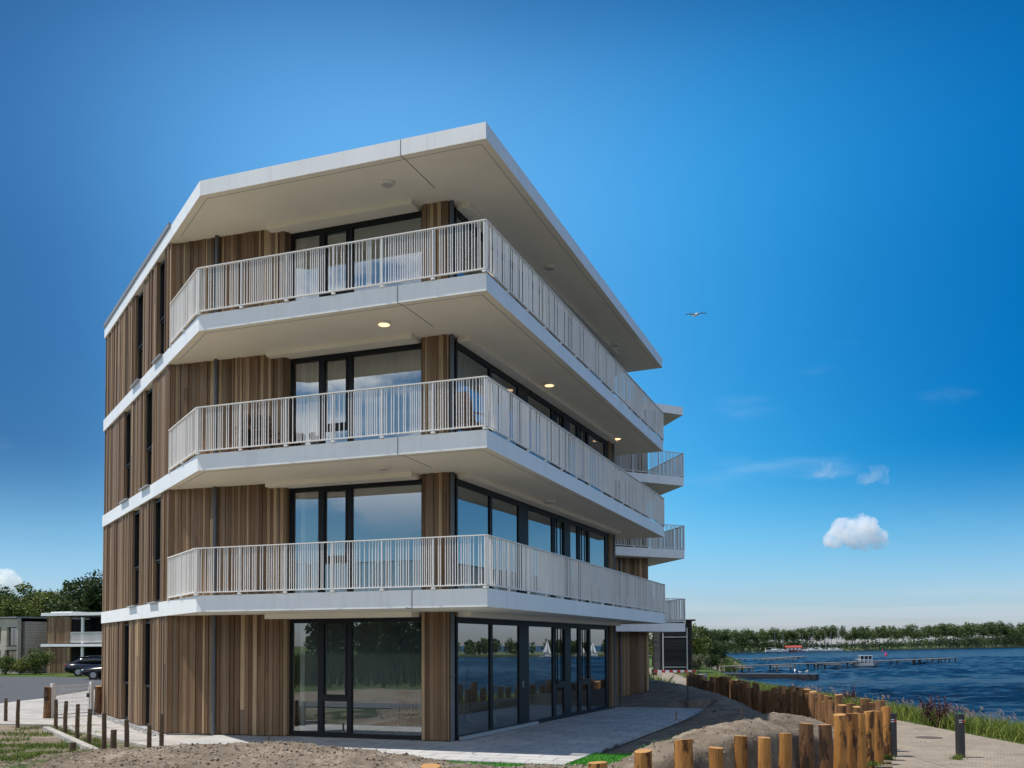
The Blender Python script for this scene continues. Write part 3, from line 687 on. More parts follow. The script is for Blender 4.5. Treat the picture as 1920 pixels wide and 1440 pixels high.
# ------------------------------------------------------------------ far shore: bank, tree rows
FS = [(1280, 470), (1330, 490), (1400, 540), (1480, 585), (1600, 640), (1700, 740), (1800, 880), (1930, 1080), (2060, 1250), (2200, 1300)]
def fs_at(px): Z = lerpt(FS, px); return Vector(((px-960)/F*Z, Z, 0)), Z
mb = MB(); prev = None
M['bank'] = simple('reedy_bank', (.10, .12, .045), .95, .35, .3)
for px in range(1270, 2201, 10):
    p, Z = fs_at(px); d = Vector((p.x, p.y, 0)).normalized(); wob = 4*noise.noise(Vector((px*.02, 3, 0)))
    row = [p+d*wob+Vector((0, 0, WZ-.4)), p+d*(wob+3)+Vector((0, 0, WZ+.5)), p+d*25+Vector((0, 0, WZ+1.2)), p+d*500+Vector((0, 0, WZ+1.6)), p+d*500+Vector((0, 0, WZ-2))]
    if prev:
        for k in range(4): mb.quad(prev[k], row[k], row[k+1], prev[k+1])
    prev = row
mb.build('far_bank', M['bank'], kind='structure')
rd = random.Random(5)
POP = []
for s in range(4):
    k = 14; cl = [(Vector((rd.gauss(0, .10), rd.gauss(0, .10), .50+.44*i/k))*1., .105*(1.25-abs(i/k-.45))*rd.uniform(.8, 1.3)) for i in range(k)]
    cl += [(Vector((rd.gauss(0, .15), rd.gauss(0, .15), rd.uniform(.5, .85))), .075) for _ in range(8)]
    cm = leafmesh('crown', cl, 950, .058, 70+s, M['leaf_far']); tm = trunkmesh('trunk', .93, .0105, 80+s, 7, .45, .12); POP.append((tm, cm))
px = 1322.
n_ = 0
while px < 1935:
    p, Z = fs_at(px); top = lerpt([(1320, 1176), (1400, 1177), (1500, 1176), (1560, 1171), (1640, 1173), (1720, 1170), (1800, 1168), (1920, 1163)], px)
    hor = 1205+.0039*(1900-px); h = Z*(hor-top)/F+HC-WZ-1; h *= rd.choice((rd.uniform(.94, 1.06), rd.uniform(.75, 1.1)))
    gap = (1556 < px < 1580) or (1690 < px < 1702)
    d = Vector((p.x, p.y, 0)).normalized(); q = p+d*rd.uniform(8, 20)
    sx = h*(.62 if gap else 1.2)*rd.uniform(.85, 1.15)
    plant('poplar_tree', POP[rd.randrange(4)], (q.x, q.y, WZ+.9), (sx, sx, h), rd.uniform(0, 6.28), 'tall bare-stemmed poplar in the row along the far shore of the lake', 'tree', 'poplars along the far shore')
    px += rd.uniform(5.5, 8.5)*(1.15 if gap else 1)
cl = []
for px in range(1318, 1940, 3):
    p, Z = fs_at(px); d = Vector((p.x, p.y, 0)).normalized(); hh = Z*lerpt([(1320, 22), (1450, 20), (1550, 12), (1700, 14), (1800, 19), (1920, 22)], px)/F
    for _ in range(2):
        r = hh*rd.uniform(.35, .62); q = p+d*rd.uniform(6, 26); cl.append((Vector((q.x, q.y, WZ+.8+r*rd.uniform(.6, 1.5))), r))
me = leafmesh('undergrowth', cl, 30000, 1.3, 91, M['leaf_far']); o = bpy.data.objects.new('undergrowth', me); COL.objects.link(o)
tag(o, 'dark mass of bushes under the poplars on the far shore', 'undergrowth', kind='stuff')
# woodland across the field behind the photographer and the other shore to the right (seen mirrored in the glass)
def woodline(name, pts, n, hmin, hmax, leaf, seed, mat, label, zb=-.1):
    rd = random.Random(seed); cl = []
    for (x0, y0), (x1, y1) in zip(pts, pts[1:]):
        L = math.hypot(x1-x0, y1-y0); kk = int(L/2.2)
        for i in range(kk):
            t = rd.random(); hh = hmin+(hmax-hmin)*max(0, .5+.9*noise.noise(Vector((x0+(x1-x0)*t, y0+(y1-y0)*t, seed))*.05))
            x, y = x0+(x1-x0)*t+rd.gauss(0, 4), y0+(y1-y0)*t+rd.gauss(0, 4)
            r = hh*rd.uniform(.25, .4); cl += [(Vector((x, y, zb+hh-r)), r), (Vector((x, y, zb+hh*.4)), r*1.15)]
    me = leafmesh(name, cl, n, leaf, seed, mat); o = bpy.data.objects.new(name, me); COL.objects.link(o); tag(o, label, 'woodland', kind='stuff')
arc = [(-3+118*math.cos(R(a)), 21+118*math.sin(R(a))) for a in range(185, 276, 10)]
woodline('woodland', arc, 70000, 5, 8.5, .95, 21, M['leaf_dark'], 'dark wood across the field, mirrored in the ground-floor glass')
def fielf(rd):
    a = R(rd.uniform(186, 272)); r = 27+75*rd.random()**.8; x, y = -3+r*math.cos(a), 21+r*math.sin(a); return x, y, -.1
blades(fielf, 22000, 1.3, .12, 23, .2).build('tall_grass', M['dry'], label='field of tall dry grass mirrored in the ground-floor glass', cat='grass', kind='stuff')
mb = MB(); P1 = [(95, 300), (150, 300), (215, 262), (290, 235), (330, 160)]
for (x0, y0), (x1, y1) in zip(P1, P1[1:]):
    d = Vector((x0, y0, 0)).normalized()*120; e = Vector((x1, y1, 0)).normalized()*120
pts = [(190, 330), (235, 300), (285, 262), (330, 215), (350, 160)]
poly = pts+[(x*1.5, y*1.5) for x, y in pts[::-1]]
mb.prism(poly, WZ-1, WZ+.6); mb.build('far_bank', M['bank'], kind='structure')
woodline('woodland', [(x*1.05, y*1.05) for x, y in pts], 22000, 5, 10, 1.6, 25, M['leaf_far'], 'wooded opposite shore mirrored in the lake-side glass', WZ+.5)
# trees behind the houses at the left
LT = [treekind(12, 3.6, 7.2, 4.2, 34, 1.35, 12000, .40, 31+7*i, M['leaf_mid' if i % 2 else 'leaf_dark'], 7, .22) for i in range(3)]
names = ['broad dark tree rising at the left picture edge behind the brick house', 'bright green leafy tree behind the brick house, second from the left edge', 'tall tree with open crown over the joint of brick and timber house', 'dense rounded tree behind the timber house roof', 'tallest dark tree, right against the edge of the big building', 'small pale tree between the brick house and the wood behind', 'dark tree filling the gap over the flat roofs']
for i, (px, top, Z, s, k) in enumerate([(-20, 1098, 108, 1.0, 0), (40, 1090, 112, 1.0, 1), (92, 1098, 118, 1.0, 2), (132, 1086, 110, 1.02, 1), (176, 1072, 104, 1.05, 0), (14, 1112, 98, .8, 1), (150, 1104, 124, 1.05, 2)]):
    p = GY(px, 1212, Z); ht = 2.1+(1211-top)*Z/F; sc = ht/11.9
    plant('broadleaf_tree', LT[k], (p.x, p.y, -.1), (sc*1.25, sc*1.25, sc), i*1.3, names[i], 'tree', 'trees behind the houses')
cl = []
for i in range(60):
    px = random.uniform(-60, 215); Z = random.uniform(112, 135); p = GY(px, 1212, Z); r = random.uniform(1.5, 3); cl.append((Vector((p.x, p.y, random.uniform(1, 5))), r))
me = leafmesh('woodland', cl, 9000, .6, 36, M['leaf_dark']); o = bpy.data.objects.new('woodland', me); COL.objects.link(o); tag(o, 'dark understorey of the wood behind the houses', 'woodland', kind='stuff')
# shrubs in front of the brick house
SH = [treekind(1.5, .75, .8, .6, 16, .36, 2200, .13, 131+5*i, M['leaf_mid'], 5, .05, .1) for i in range(2)]
for i, (px, w, h, t) in enumerate([(10, 1.2, 1.0, 'round green shrub at the left edge before the brick house'), (38, 1.1, .8, 'low green shrub between two taller ones before the brick house'), (66, 1.3, 1.35, 'tallest shrub, against the timber house corner')]):
    p = GY(px, 1262, 74); plant('shrub', SH[i % 2], (p.x, p.y, -.1), (w, w, h), i*2., t, 'shrub', 'shrubs before the brick house')
# shore planting to the right of the blocks
RT_ = [treekind(5, 1.5, 3.0, 1.9, 26, .6, 5000, .2, 51, M['leaf_mid'], 6, .09, .2), treekind(5, 1.5, 3.0, 1.9, 26, .6, 5000, .2, 57, M['leaf_dark'], 6, .09, .2)]
for i, (px, top, Z, wx, k, t) in enumerate([(1297, 1160, 100, 1.2, 0, 'sunlit small tree just right of the lowest far balcony'), (1311, 1166, 108, 1.2, 1, 'darker tree behind the sunlit small tree near the lookout hide'), (1330, 1186, 125, 1.3, 1, 'rounded tree at the water side of the shore clump'), (1224, 1172, 112, 1.3, 0, 'tree seen between the far block and the dark lookout hide'), (1345, 1196, 140, 1.2, 1, 'low outermost tree of the shore clump')]):
    p = GY(px, 1210, Z); gz0 = max(gz(p.x, p.y), WZ+.3); ht = HC-gz0+(1207-top)*Z/F; plant('shore_tree', RT_[k], (p.x, p.y, gz0), (ht/5*wx, ht/5*wx, ht/5), i*1.7, t, 'tree', 'trees on the near shore')
BU = [treekind(2, 1.2, 1.1, .8, 18, .5, 3500, .17, 61, M['leaf_grey'], 5, .06, .1), treekind(2, 1.2, 1.1, .8, 18, .5, 3500, .17, 66, M['leaf_dark'], 5, .06, .1)]
for i, (px, top, Z, k, w, t) in enumerate([(1310, 1222, 96, 0, 1.0, 'silvery grey bush on the shore beside the boathouse jetty'), (1334, 1222, 112, 1, 1.2, 'dark bush overhanging the water at the start of the jetty'), (1296, 1230, 90, 0, .8, 'small grey bush at the foot of the shore trees')]):
    p = GY(px, 1210, Z); gz0 = max(gz(p.x, p.y), WZ+.1); ht = HC-gz0+(1207-top)*Z/F; plant('bush', BU[k], (p.x, p.y, gz0), (ht/2*w, ht/2*w, ht/2), i*1.9, t, 'bush', 'bushes on the near shore')
def reeds(rd):
    while True:
        px = rd.gauss(1362, 13); Z = rd.gauss(190, 14); k = 1 if px < 1372 else .6
        return (px-960)/F*Z, Z, WZ-(1-k)*.8-abs(px-1360)*.02
blades(reeds, 3500, 1.9, .14, 71, .12).build('reeds', M['reed'], label='patch of bright green reeds at the tip of the near shore', cat='reeds', kind='stuff')
# flowery verge between path and water
def verge(rd):
    y = 14+58*rd.random()**1.5; x = 12.45+abs(rd.gauss(0, 1))*1.5+rd.random()*.7; return x, y, gz(x, y)-.03
blades(verge, 34000, .46, .02, 73, .45).build('verge_grass', M['verge'], label='tall green grass verge between the paved path and the lake', cat='grass', kind='stuff')
def verge2(rd):
    y = 16+30*rd.random()**1.3; x = 13.0+abs(rd.gauss(0, 1))*.8; return x, y, gz(x, y)-.03
M['flower'] = leafmat('seed_heads', (.26, .17, .14), (.45, .33, .30), .3)
rdv = random.Random(75); mb = MB()
for _ in range(230):
    x, y, z = verge2(rdv); h = rdv.uniform(.4, .72); lx, ly = rdv.gauss(0, .08), rdv.gauss(0, .08)
    mb.bar((x, y, z), (x+lx, y+ly, z+h), .007, .007, m=1, t=rdv.random())
    for k in range(5):
        p = Vector((x+lx+rdv.gauss(0, .03), y+ly+rdv.gauss(0, .03), z+h+rdv.uniform(-.12, .03))); s = rdv.uniform(.02, .045)
        mb.quad(p+Vector((s, 0, -s)), p+Vector((0, s, s)), p+Vector((-s, 0, s)), p+Vector((0, -s, -s)), m=0, t=rdv.random())
mb.build('flowering_stems', [M['flower'], M['verge']], label='pinkish dry flower heads standing above the verge grass', cat='flowers', kind='stuff')
def lefts(rd):
    while True:
        p = G(rd.uniform(-40, 190), rd.uniform(1362, 1445), -.05)
        if noise.noise(Vector((p.x*1.1, p.y*1.1, 4))) > .02: return p.x, p.y, gz(p.x, p.y)-.01
blades(lefts, 5000, .09, .018, 77, .5).build('patchy_grass', M['verge'], label='patchy green grass on bare soil in the left foreground', cat='grass', kind='stuff')
def nearshore(rd):
    y = rd.uniform(46, 75); x = rd.uniform(5.5, 8.6) if rd.random() < .6 else rd.uniform(7.4, 8.6); return x, y, gz(x, y)-.02
blades(nearshore, 3000, .55, .04, 79, .3).build('rough_grass', M['reed'], label='rough sunlit grass at the foot of the lookout hide', cat='grass', kind='stuff')
M['purple'] = leafmat('purple_stems', (.035, .012, .016), (.10, .035, .045))
for i, (px, py) in enumerate([(1738, 1352), (1762, 1355), (1590, 1312)]):
    Z = [29.6, 28.6, 38][i]; x = (px-960)/F*Z; rp = random.Random(90+i); mb = MB()
    for _ in range(26):
        h = rp.uniform(.45, 1.0); lx, ly = rp.gauss(0, .16), rp.gauss(0, .16); bx, by = rp.gauss(0, .07), rp.gauss(0, .07)
        mb.tube([(bx, by, 0), (bx+lx*.4, by+ly*.4, h*.6), (bx+lx, by+ly, h)], [.012, .009, .004], 5, t=rp.random())
        for k in range(8):
            t = rp.uniform(.35, 1); p = Vector((bx+lx*t, by+ly*t, h*t)); s = rp.uniform(.03, .07); a = rp.uniform(0, 6.28)
            mb.quad(p, p+Vector((math.cos(a)*s, math.sin(a)*s, s*.4)), p+Vector((math.cos(a)*s*1.9, math.sin(a)*s*1.9, s*.9)), p+Vector((math.cos(a+.6)*s, math.sin(a+.6)*s, s*.7)), t=rp.random())
    o = mb.build('purple_plant', M['purple'], label=['taller reddish purple plant in the verge left of the lone bollard', 'shorter reddish purple plant in the verge close to the lone bollard', 'distant purple plant rising behind the shaded row of posts'][i], cat='plant', group='purple plants on the verge')
    o.location = (x, Z, gz(x, Z)-.02)
# clods on the mounds, pebbles at the foot of the end wall
M['clod'] = tinted('soil_clods', [(0, (.04, .03, .024)), (.3, (.12, .095, .072)), (.7, (.22, .175, .135)), (1, (.34, .28, .22))], .95, (9, 9, 9), .3)
def lumps(fn, n, smin, smax, seed, mat, name, **kw):
    rd = random.Random(seed); mb = MB()
    for _ in range(n):
        x, y, z = fn(rd); s = smin+(smax-smin)*rd.random()**3; i = len(mb.v); t = rd.random()
        for dx, dy, dz in ((1,0,0),(-1,0,0),(0,1,0),(0,-1,0),(0,0,1),(0,0,-1)):
            k = s*rd.uniform(.6, 1.3); mb.v.append((x+dx*k+rd.gauss(0, .2)*s, y+dy*k+rd.gauss(0, .2)*s, z+dz*k*.75))
        for q in ((0,2,4),(2,1,4),(1,3,4),(3,0,4),(2,0,5),(1,2,5),(3,1,5),(0,3,5)): mb.f.append(tuple(i+j for j in q)); mb.m.append(0); mb.t.append(t)
    return mb.build(name, mat, **kw)
def onmound(rd):
    while True:
        if rd.random() < .6: x, y = rd.uniform(-9, 1.5), rd.uniform(13.8, 18)
        else: x, y = rd.uniform(1, 8), rd.uniform(14.5, 28)
        if inpave(x, y) or inpoly(x, y, tz): continue
        if gz(x, y)-gbase(x, y) > .03: return x, y, gz(x, y)
lumps(onmound, 14000, .005, .034, 81, M['clod'], 'soil_clods', label='loose clods and stones on the bare soil mounds', cat='soil', kind='stuff')
M['pebble'] = tinted('pebbles', [(0, (.2, .2, .2)), (1, (.42, .41, .39))], .8, (9, 9, 9), .2)
def foot(rd):
    t = rd.random(); p = Vector(E_)*(1-t)+Vector(D_)*t+Vector((-.604, -.797))*rd.uniform(.02, .3); w = W2(p.x, p.y); return w.x, w.y, -.02
lumps(foot, 1500, .012, .04, 83, M['pebble'], 'gravel', label='strip of grey pebbles along the foot of the end wall', cat='gravel', kind='stuff')
def weeds(rd):
    c = rd.choice((G(1795, 1424, -.4), G(1666, 1424, -.4), G(1640, 1436, -.4))); return c.x+rd.gauss(0, .07), c.y+rd.gauss(0, .05), -.405
blades(weeds, 240, .11, .018, 87, .6).build('weeds', M['verge'], label='small weeds growing at the foot of the bollards', cat='weeds', kind='stuff')
def littr(rd): return rd.uniform(8.8, 12.2), 14+20*rd.random(), -.398
lumps(littr, 220, .006, .028, 85, M['clod'], 'debris', label='crumbs of soil scattered on the paved path', cat='debris', kind='stuff')
# ------------------------------------------------------------------ round timber posts along the path
ORD = ['first', 'second', 'third', 'fourth', 'fifth', 'sixth', 'seventh', 'eighth', 'ninth', 'tenth', 'eleventh', 'twelfth', 'thirteenth', 'fourteenth', 'fifteenth', 'sixteenth', 'seventeenth', 'eighteenth', 'nineteenth', 'twentieth']
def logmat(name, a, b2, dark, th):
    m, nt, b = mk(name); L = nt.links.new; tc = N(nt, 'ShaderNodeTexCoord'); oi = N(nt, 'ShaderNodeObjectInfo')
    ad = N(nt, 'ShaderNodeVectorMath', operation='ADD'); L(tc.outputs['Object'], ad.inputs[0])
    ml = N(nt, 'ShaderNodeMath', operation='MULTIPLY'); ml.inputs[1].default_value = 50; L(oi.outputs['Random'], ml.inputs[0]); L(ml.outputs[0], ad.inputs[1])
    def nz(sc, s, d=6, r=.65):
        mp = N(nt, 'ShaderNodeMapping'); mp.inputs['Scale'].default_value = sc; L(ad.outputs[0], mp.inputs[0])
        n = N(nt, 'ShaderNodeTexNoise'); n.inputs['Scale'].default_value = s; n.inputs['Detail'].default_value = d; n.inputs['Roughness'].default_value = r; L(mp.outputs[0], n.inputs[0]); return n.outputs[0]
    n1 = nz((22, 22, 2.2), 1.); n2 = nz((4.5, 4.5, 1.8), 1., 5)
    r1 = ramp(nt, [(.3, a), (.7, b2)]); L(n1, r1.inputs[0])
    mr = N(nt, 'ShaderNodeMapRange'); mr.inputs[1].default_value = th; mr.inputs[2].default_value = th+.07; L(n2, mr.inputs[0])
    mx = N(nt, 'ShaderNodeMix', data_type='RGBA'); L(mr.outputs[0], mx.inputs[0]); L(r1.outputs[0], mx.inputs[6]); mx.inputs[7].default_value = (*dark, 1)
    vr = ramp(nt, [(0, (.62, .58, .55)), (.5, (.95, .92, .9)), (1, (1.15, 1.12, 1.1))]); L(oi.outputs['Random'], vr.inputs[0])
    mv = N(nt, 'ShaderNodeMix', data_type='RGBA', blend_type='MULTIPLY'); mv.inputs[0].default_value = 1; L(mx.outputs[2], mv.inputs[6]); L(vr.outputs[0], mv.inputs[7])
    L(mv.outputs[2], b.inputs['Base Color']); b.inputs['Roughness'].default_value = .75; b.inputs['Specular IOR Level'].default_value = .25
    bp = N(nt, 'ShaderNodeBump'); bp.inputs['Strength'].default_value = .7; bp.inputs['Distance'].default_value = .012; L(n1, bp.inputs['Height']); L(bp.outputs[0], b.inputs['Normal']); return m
M['log'] = logmat('peeled_pine', (.23, .105, .030), (.46, .225, .062), (.08, .036, .016), .53)
M['logbark'] = logmat('half_barked_pine', (.13, .068, .034), (.22, .115, .055), (.045, .028, .018), .50)
M['logend'] = tinted('sawn_end', [(0, (.38, .20, .075)), (1, (.44, .25, .10))], .8, (30, 30, 30), .25)
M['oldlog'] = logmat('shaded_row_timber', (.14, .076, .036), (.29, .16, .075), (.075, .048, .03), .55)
def logmesh(r, h, seed, mat, name='wooden_post'):
    rd = random.Random(seed); mb = MB(); seg = 18; rings = 13; ph = rd.uniform(0, 50)
    bx, by = rd.gauss(0, .012), rd.gauss(0, .012); tx, ty = rd.gauss(0, .09), rd.gauss(0, .09)
    for k in range(rings+1):
        z = -.35+(h+.35)*min(k, rings-1)/(rings-1); t = min(k, rings-1)/(rings-1)
        sh = 1.0 if k < rings-1 else (1.0 if k == rings-1 else .94)
        if k == rings: z += .006
        for j in range(seg):
            th = 6.2832*j/seg; rr = r*(1.06-.12*t)*sh*(1+.07*noise.noise(Vector((math.cos(th)*1.3, math.sin(th)*1.3, z*1.6+ph)))+.03*noise.noise(Vector((math.cos(th)*4, math.sin(th)*4, z*5+ph))))
            x = bx*math.sin(z*2.5+ph)+rr*math.cos(th); y = by*math.sin(z*3+ph)+rr*math.sin(th)
            mb.v.append((x, y, z+(x*tx+y*ty if t > .95 else 0)))
    for k in range(rings):
        for j in range(seg):
            j2 = (j+1) % seg; mb.f.append((k*seg+j, k*seg+j2, (k+1)*seg+j2, (k+1)*seg+j)); mb.m.append(0 if k < rings-1 else 1); mb.t.append(.3)
    mb.f.append(tuple(rings*seg+j for j in range(seg))); mb.m.append(1); mb.t.append(rd.random())
    return mb.mesh(name, [mat, M['logend']])
def post(me, x, y, z, rz, label, group, sc=1.):
    o = bpy.data.objects.new('wooden_post', me); COL.objects.link(o); o.location = (x, y, z); o.rotation_euler = (random.gauss(0, .012), random.gauss(0, .012), rz); o.scale = (1, 1, sc)
    return tag(o, label, 'post', group)
NEAR = [(808, 1437, 13.4, .15), (1118, 1430, 14.0, .15), (1208, 1408, 14.7, .14), (1280, 1387, 14.9, .15), (1341, 1402, 14.9, .115), (1388, 1380, 16.0, .115), (1434, 1383, 15.8, .11), (1471, 1375, 16.4, .11),
        (1512, 1357, 17.2, .13), (1548, 1359, 17.6, .125), (1574, 1340, 18.0, .12), (1595, 1338, 18.5, .115), (1613, 1338, 19.0, .115), (1628.5, 1334, 19.6, .115), (1645, 1334, 20.3, .11), (1660, 1326, 21.0, .115)]
for i, (px, top, Z, r) in enumerate(NEAR):
    p = GY(px, top, Z); base = -.41; h = p.z-base; bark = i in (8, 9)
    lab = 'dark half-barked round post in the near row, %s of the two bark-brown ones' % ('left' if i == 8 else 'right') if bark else ORD[i]+' peeled golden post of the curved near row, counted from the bottom'
    me = logmesh(r, h, 500+i, M['logbark'] if bark else M['log'])
    post(me, p.x, p.y, base, i*1.1, lab, 'posts of the curved near row')
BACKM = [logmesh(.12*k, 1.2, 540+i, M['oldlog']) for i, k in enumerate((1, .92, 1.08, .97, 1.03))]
y = 21.9; i = 0
while y < 46.5:
    x = 8.34+.12*math.sin(y*.7)+random.gauss(0, .02); h = random.uniform(.9, 1.18)
    n_ = ORD[i] if i < 20 else ('twenty-'+ORD[i-20] if i < 29 else None)
    if i < 29: lab = n_+' post of the shaded back row, counted from its near end'
    else: lab = 'tightly set dark post in the far stretch of the back row near the litter bin'
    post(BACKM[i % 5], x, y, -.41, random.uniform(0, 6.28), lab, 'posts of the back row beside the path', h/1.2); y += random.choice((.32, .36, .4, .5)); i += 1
# ------------------------------------------------------------------ bollards and path details
M['bollard'] = simple('anthracite_bollard', (.026, .028, .032), .5, .1, 4); M['stripe'] = simple('white_reflector', (.72, .72, .72), .4, .03); M['red'] = simple('red_reflector', (.45, .02, .03), .4, .05)
def bollard(px, py, w, label):
    p = G(px, py, -.40); e = empty('bollard', p, R(8), label=label, cat='bollard', group='bollards on the path')
    mb = MB(); mb.box((0, 0, .44), (w, w, .92)); mb.prism([(-w/2, -w/2), (w/2, -w/2), (w/2, w/2), (-w/2, w/2)], .904, .93)
    mb.build('body', M['bollard'], e, bevel=.012)
    for z in (.80, .755):
        mb = MB(); mb.box((-.03, -w/2-.001, z), (w*.5, .004, .018)); mb.build('stripe', M['stripe'], e)
    mb = MB(); mb.box((w*.28, -w/2-.001, .775), (w*.3, .004, .05)); mb.build('red_reflector', M['red'], e)
bollard(1801, 1420, .145, 'dark square bollard standing alone on the path at the right')
bollard(1674, 1418, .14, 'dark square bollard at the end of the near post row')
p = G(1742, 1383, -.40); mb = MB(); mb.lathe([(.33, 0), (.33, .006)], 28); mb.lathe([(.29, .0061), (.29, .009)], 28)
M['iron'] = simple('cast_iron', (.09, .065, .05), .7, .25, 14, .6, 60)
o = mb.build('manhole_cover', M['iron'], label='round rusty manhole cover set in the paved path', cat='manhole cover'); o.location = (p.x, p.y, -.398)
M['stakewood'] = simple('survey_stake_wood', (.20, .13, .075), .8, .2, 12); M['darkstake'] = simple('dark_stake', (.025, .022, .02), .8, .2)
for i, (px, top, py, dark, t) in enumerate([(1268, 1334, 1354, 0, 'short wooden stake at the edge of the grey terrace'), (1390, 1327, 1355, 0, 'taller thin wooden stake in the shaded soil, left of the post rows'), (1384, 1361, 1376, 0, 'short thin stake where sun meets shade on the soil mound'), (1426, 1349, 1364, 0, 'thin stake on the shaded soil behind the sandy mound'), (1290, 1285, 1327, 1, 'tall black stake in the soil past the terrace corner'), (1163, 1290, 1327, 1, 'black stake standing by the wall at the terrace back edge'), (503.5, 1377, 1395, 2, 'little rusty peg in front of the timber wall left of the big window')]):
    z = -.02 if dark != 0 else .05
    p = G(px, py, z)
    if dark == 0: p = G(px, py, max(-.05, gz(p.x, p.y))); 
    h = (py-top)*p.y/F; mb = MB(); mb.box((0, 0, h/2-.06), (.035, .03, h+.12)); mb.box((0, 0, h+.004), (.027, .022, .012))
    o = mb.build('stake', M['darkstake'] if dark == 1 else (M['iron'] if dark == 2 else M['stakewood']), label=t, cat='stake'); o.location = p
# ------------------------------------------------------------------ wire fence, gate posts, mesh gate at the left
M['fencewood'] = simple('brown_fence_stake', (.10, .062, .032), .85, .25, 9, .4, 30); M['wire'] = simple('galvanised_wire', (.32, .33, .34), .45, .05, 5, metal=.6)
FP = [(10.5, 1309.5, 1352.5), (33, 1312, 1362), (104.5, 1312, 1365), (122, 1315, 1374.7), (144.7, 1320.5, 1383.6), (167, 1330, 1394), (195, 1337, 1403), (237.5, 1349.7, 1405), (279.7, 1359.4, 1400.5), (302.8, 1338.6, 1399)]
fe = empty('wire_fence', G(167, 1394, -.03), 0, label='low fence of slim brown stakes with thin wires in front of the end wall', cat='fence'); fo = fe.location.copy(); tops = []
for i, (px, t, b_) in enumerate(FP):
    p = G(px, b_, -.03); h = (b_-t)*p.y/F; mb = MB(); mb.tube([(p.x-fo.x, p.y-fo.y, -.15), (p.x-fo.x, p.y-fo.y, h*.5), (p.x-fo.x+random.gauss(0, .01), p.y-fo.y, h)], [.05, .048, .044], 10)
    mb.build('fence_post', M['fencewood'], fe); tops.append(Vector((p.x-fo.x, p.y-fo.y, h)))
for k in (.92, .6, .3):
    mb = MB()
    for a, b_ in zip(tops, tops[1:]): mb.bar((a.x, a.y, a.z*k), (b_.x, b_.y, b_.z*k), .005, .005)
    mb.build('wire', M['wire'], fe)
for px, t, b_, lab in [(212.5, 1368.6, 1406, 'short greenish stub of a stake in front of the wire fence'), (136, 1392, 1417, 'short brown stub of a post at the edge of the patchy grass')]:
    p = G(px, b_, -.03); h = (b_-t)*p.y/F; mb = MB(); mb.tube([(0, 0, -.1), (0, 0, h*.6), (.005, 0, h)], [.065, .06, .058], 12); o = mb.build('post_stub', M['fencewood'], label=lab, cat='stake'); o.location = p
for px, t, b_, lab in [(87.5, 1288.6, 1347, 'thick red-brown round post left of the white mesh gate'), (183, 1287, 1341, 'thick red-brown round post between the mesh gate and the end wall')]:
    p = G(px, b_, -.03); h = (b_-t)*p.y/F; o = post(logmesh(.105, h, int(px), M['logbark']), p.x, p.y, -.03, .4, lab, 'thick posts beside the gate')
M['gatewhite'] = simple('white_gate_metal', (.62, .62, .60), .5, .05)
g0, g1 = G(98, 1346, -.03), G(171, 1340, -.03); ga = empty('mesh_gate', g0, math.atan2(g1.y-g0.y, g1.x-g0.x), label='white steel mesh gate between two white square posts', cat='gate'); gl = (g1-g0).length; gh = 62*g0.y/F
for x in (0, gl):
    mb = MB(); mb.box((x, 0, gh/2), (.10, .10, gh+.06)); mb.build('gate_post', M['gatewhite'], ga, bevel=.006)
mb = MB(); mb.bar((.07, 0, gh-.06), (gl-.07, 0, gh-.06), .035, .035); mb.bar((.07, 0, .08), (gl-.07, 0, .08), .035, .035)
for x in (.09, gl-.09): mb.bar((x, 0, .1), (x, 0, gh-.08), .035, .035)
mb.build('gate_frame', M['gatewhite'], ga)
mb = MB()
for k in range(1, 24): x = .09+(gl-.18)*k/24; mb.bar((x, 0, .1), (x, 0, gh-.08), .006, .006)
for k in range(1, 7): z = .08+(gh-.14)*k/7; mb.bar((.1, .006, z), (gl-.1, .006, z), .008, .008)
mb.build('mesh_panel', M['gatewhite'], ga)
mb = MB(); mb.box((gl-.16, -.03, gh*.62), (.05, .06, .12)); mb.build('lock', M['bollard'], ga)
# ------------------------------------------------------------------ houses and cars far left
def wx(px, Z): return (px-960)/F*Z
def wz(py, Z): return HC+(1211-py)*Z/F
M['brick'] = pavemat('pale_brick', (.50, .445, .37), (.58, .52, .44), (.34, .31, .27), .22, .065, 0, .012, .5, .9, .2)
def brickvert():
    m = M['brick']; nt = m.node_tree
    mp = [n for n in nt.nodes if n.type == 'MAPPING'][0]; mp.inputs['Rotation'].default_value = (R(90), 0, 0)
brickvert()
Z = 80.; bh = empty('brick_house', (wx(-60, Z), Z, -.1), R(-27), label='pale brick two-storey house with flat roof at the left picture edge', cat='house'); ox = bh.location.x
def facade(parent, x0, x1, z0, z1, holes, y, th, mat, name='wall'):
    xs = sorted({x0, x1, *[h[0] for h in holes], *[h[1] for h in holes]}); zs = sorted({z0, z1, *[h[2] for h in holes], *[h[3] for h in holes]}); mb = MB()
    for a, b in zip(xs, xs[1:]):
        for c, d in zip(zs, zs[1:]):
            if not any(h[0] <= (a+b)/2 <= h[1] and h[2] <= (c+d)/2 <= h[3] for h in holes): mb.box(((a+b)/2, y+th/2, (c+d)/2), (b-a, th, d-c))
    return mb.build(name, mat, parent)
hz = lambda py: wz(py, Z)+.1
hx = lambda px: wx(px, Z)-ox
HO = [(hx(-25), hx(3), hz(1198), hz(1175)), (hx(27), hx(35), hz(1198), hz(1175)), (hx(-25), hx(3), hz(1241), hz(1217)), (hx(25), hx(35), hz(1243), hz(1217)), (hx(51), hx(80), hz(1209), hz(1175)), (hx(47), hx(80), hz(1250), hz(1216))]
facade(bh, hx(-200), hx(82), -.3, hz(1159), HO, 0, .3, M['brick'])
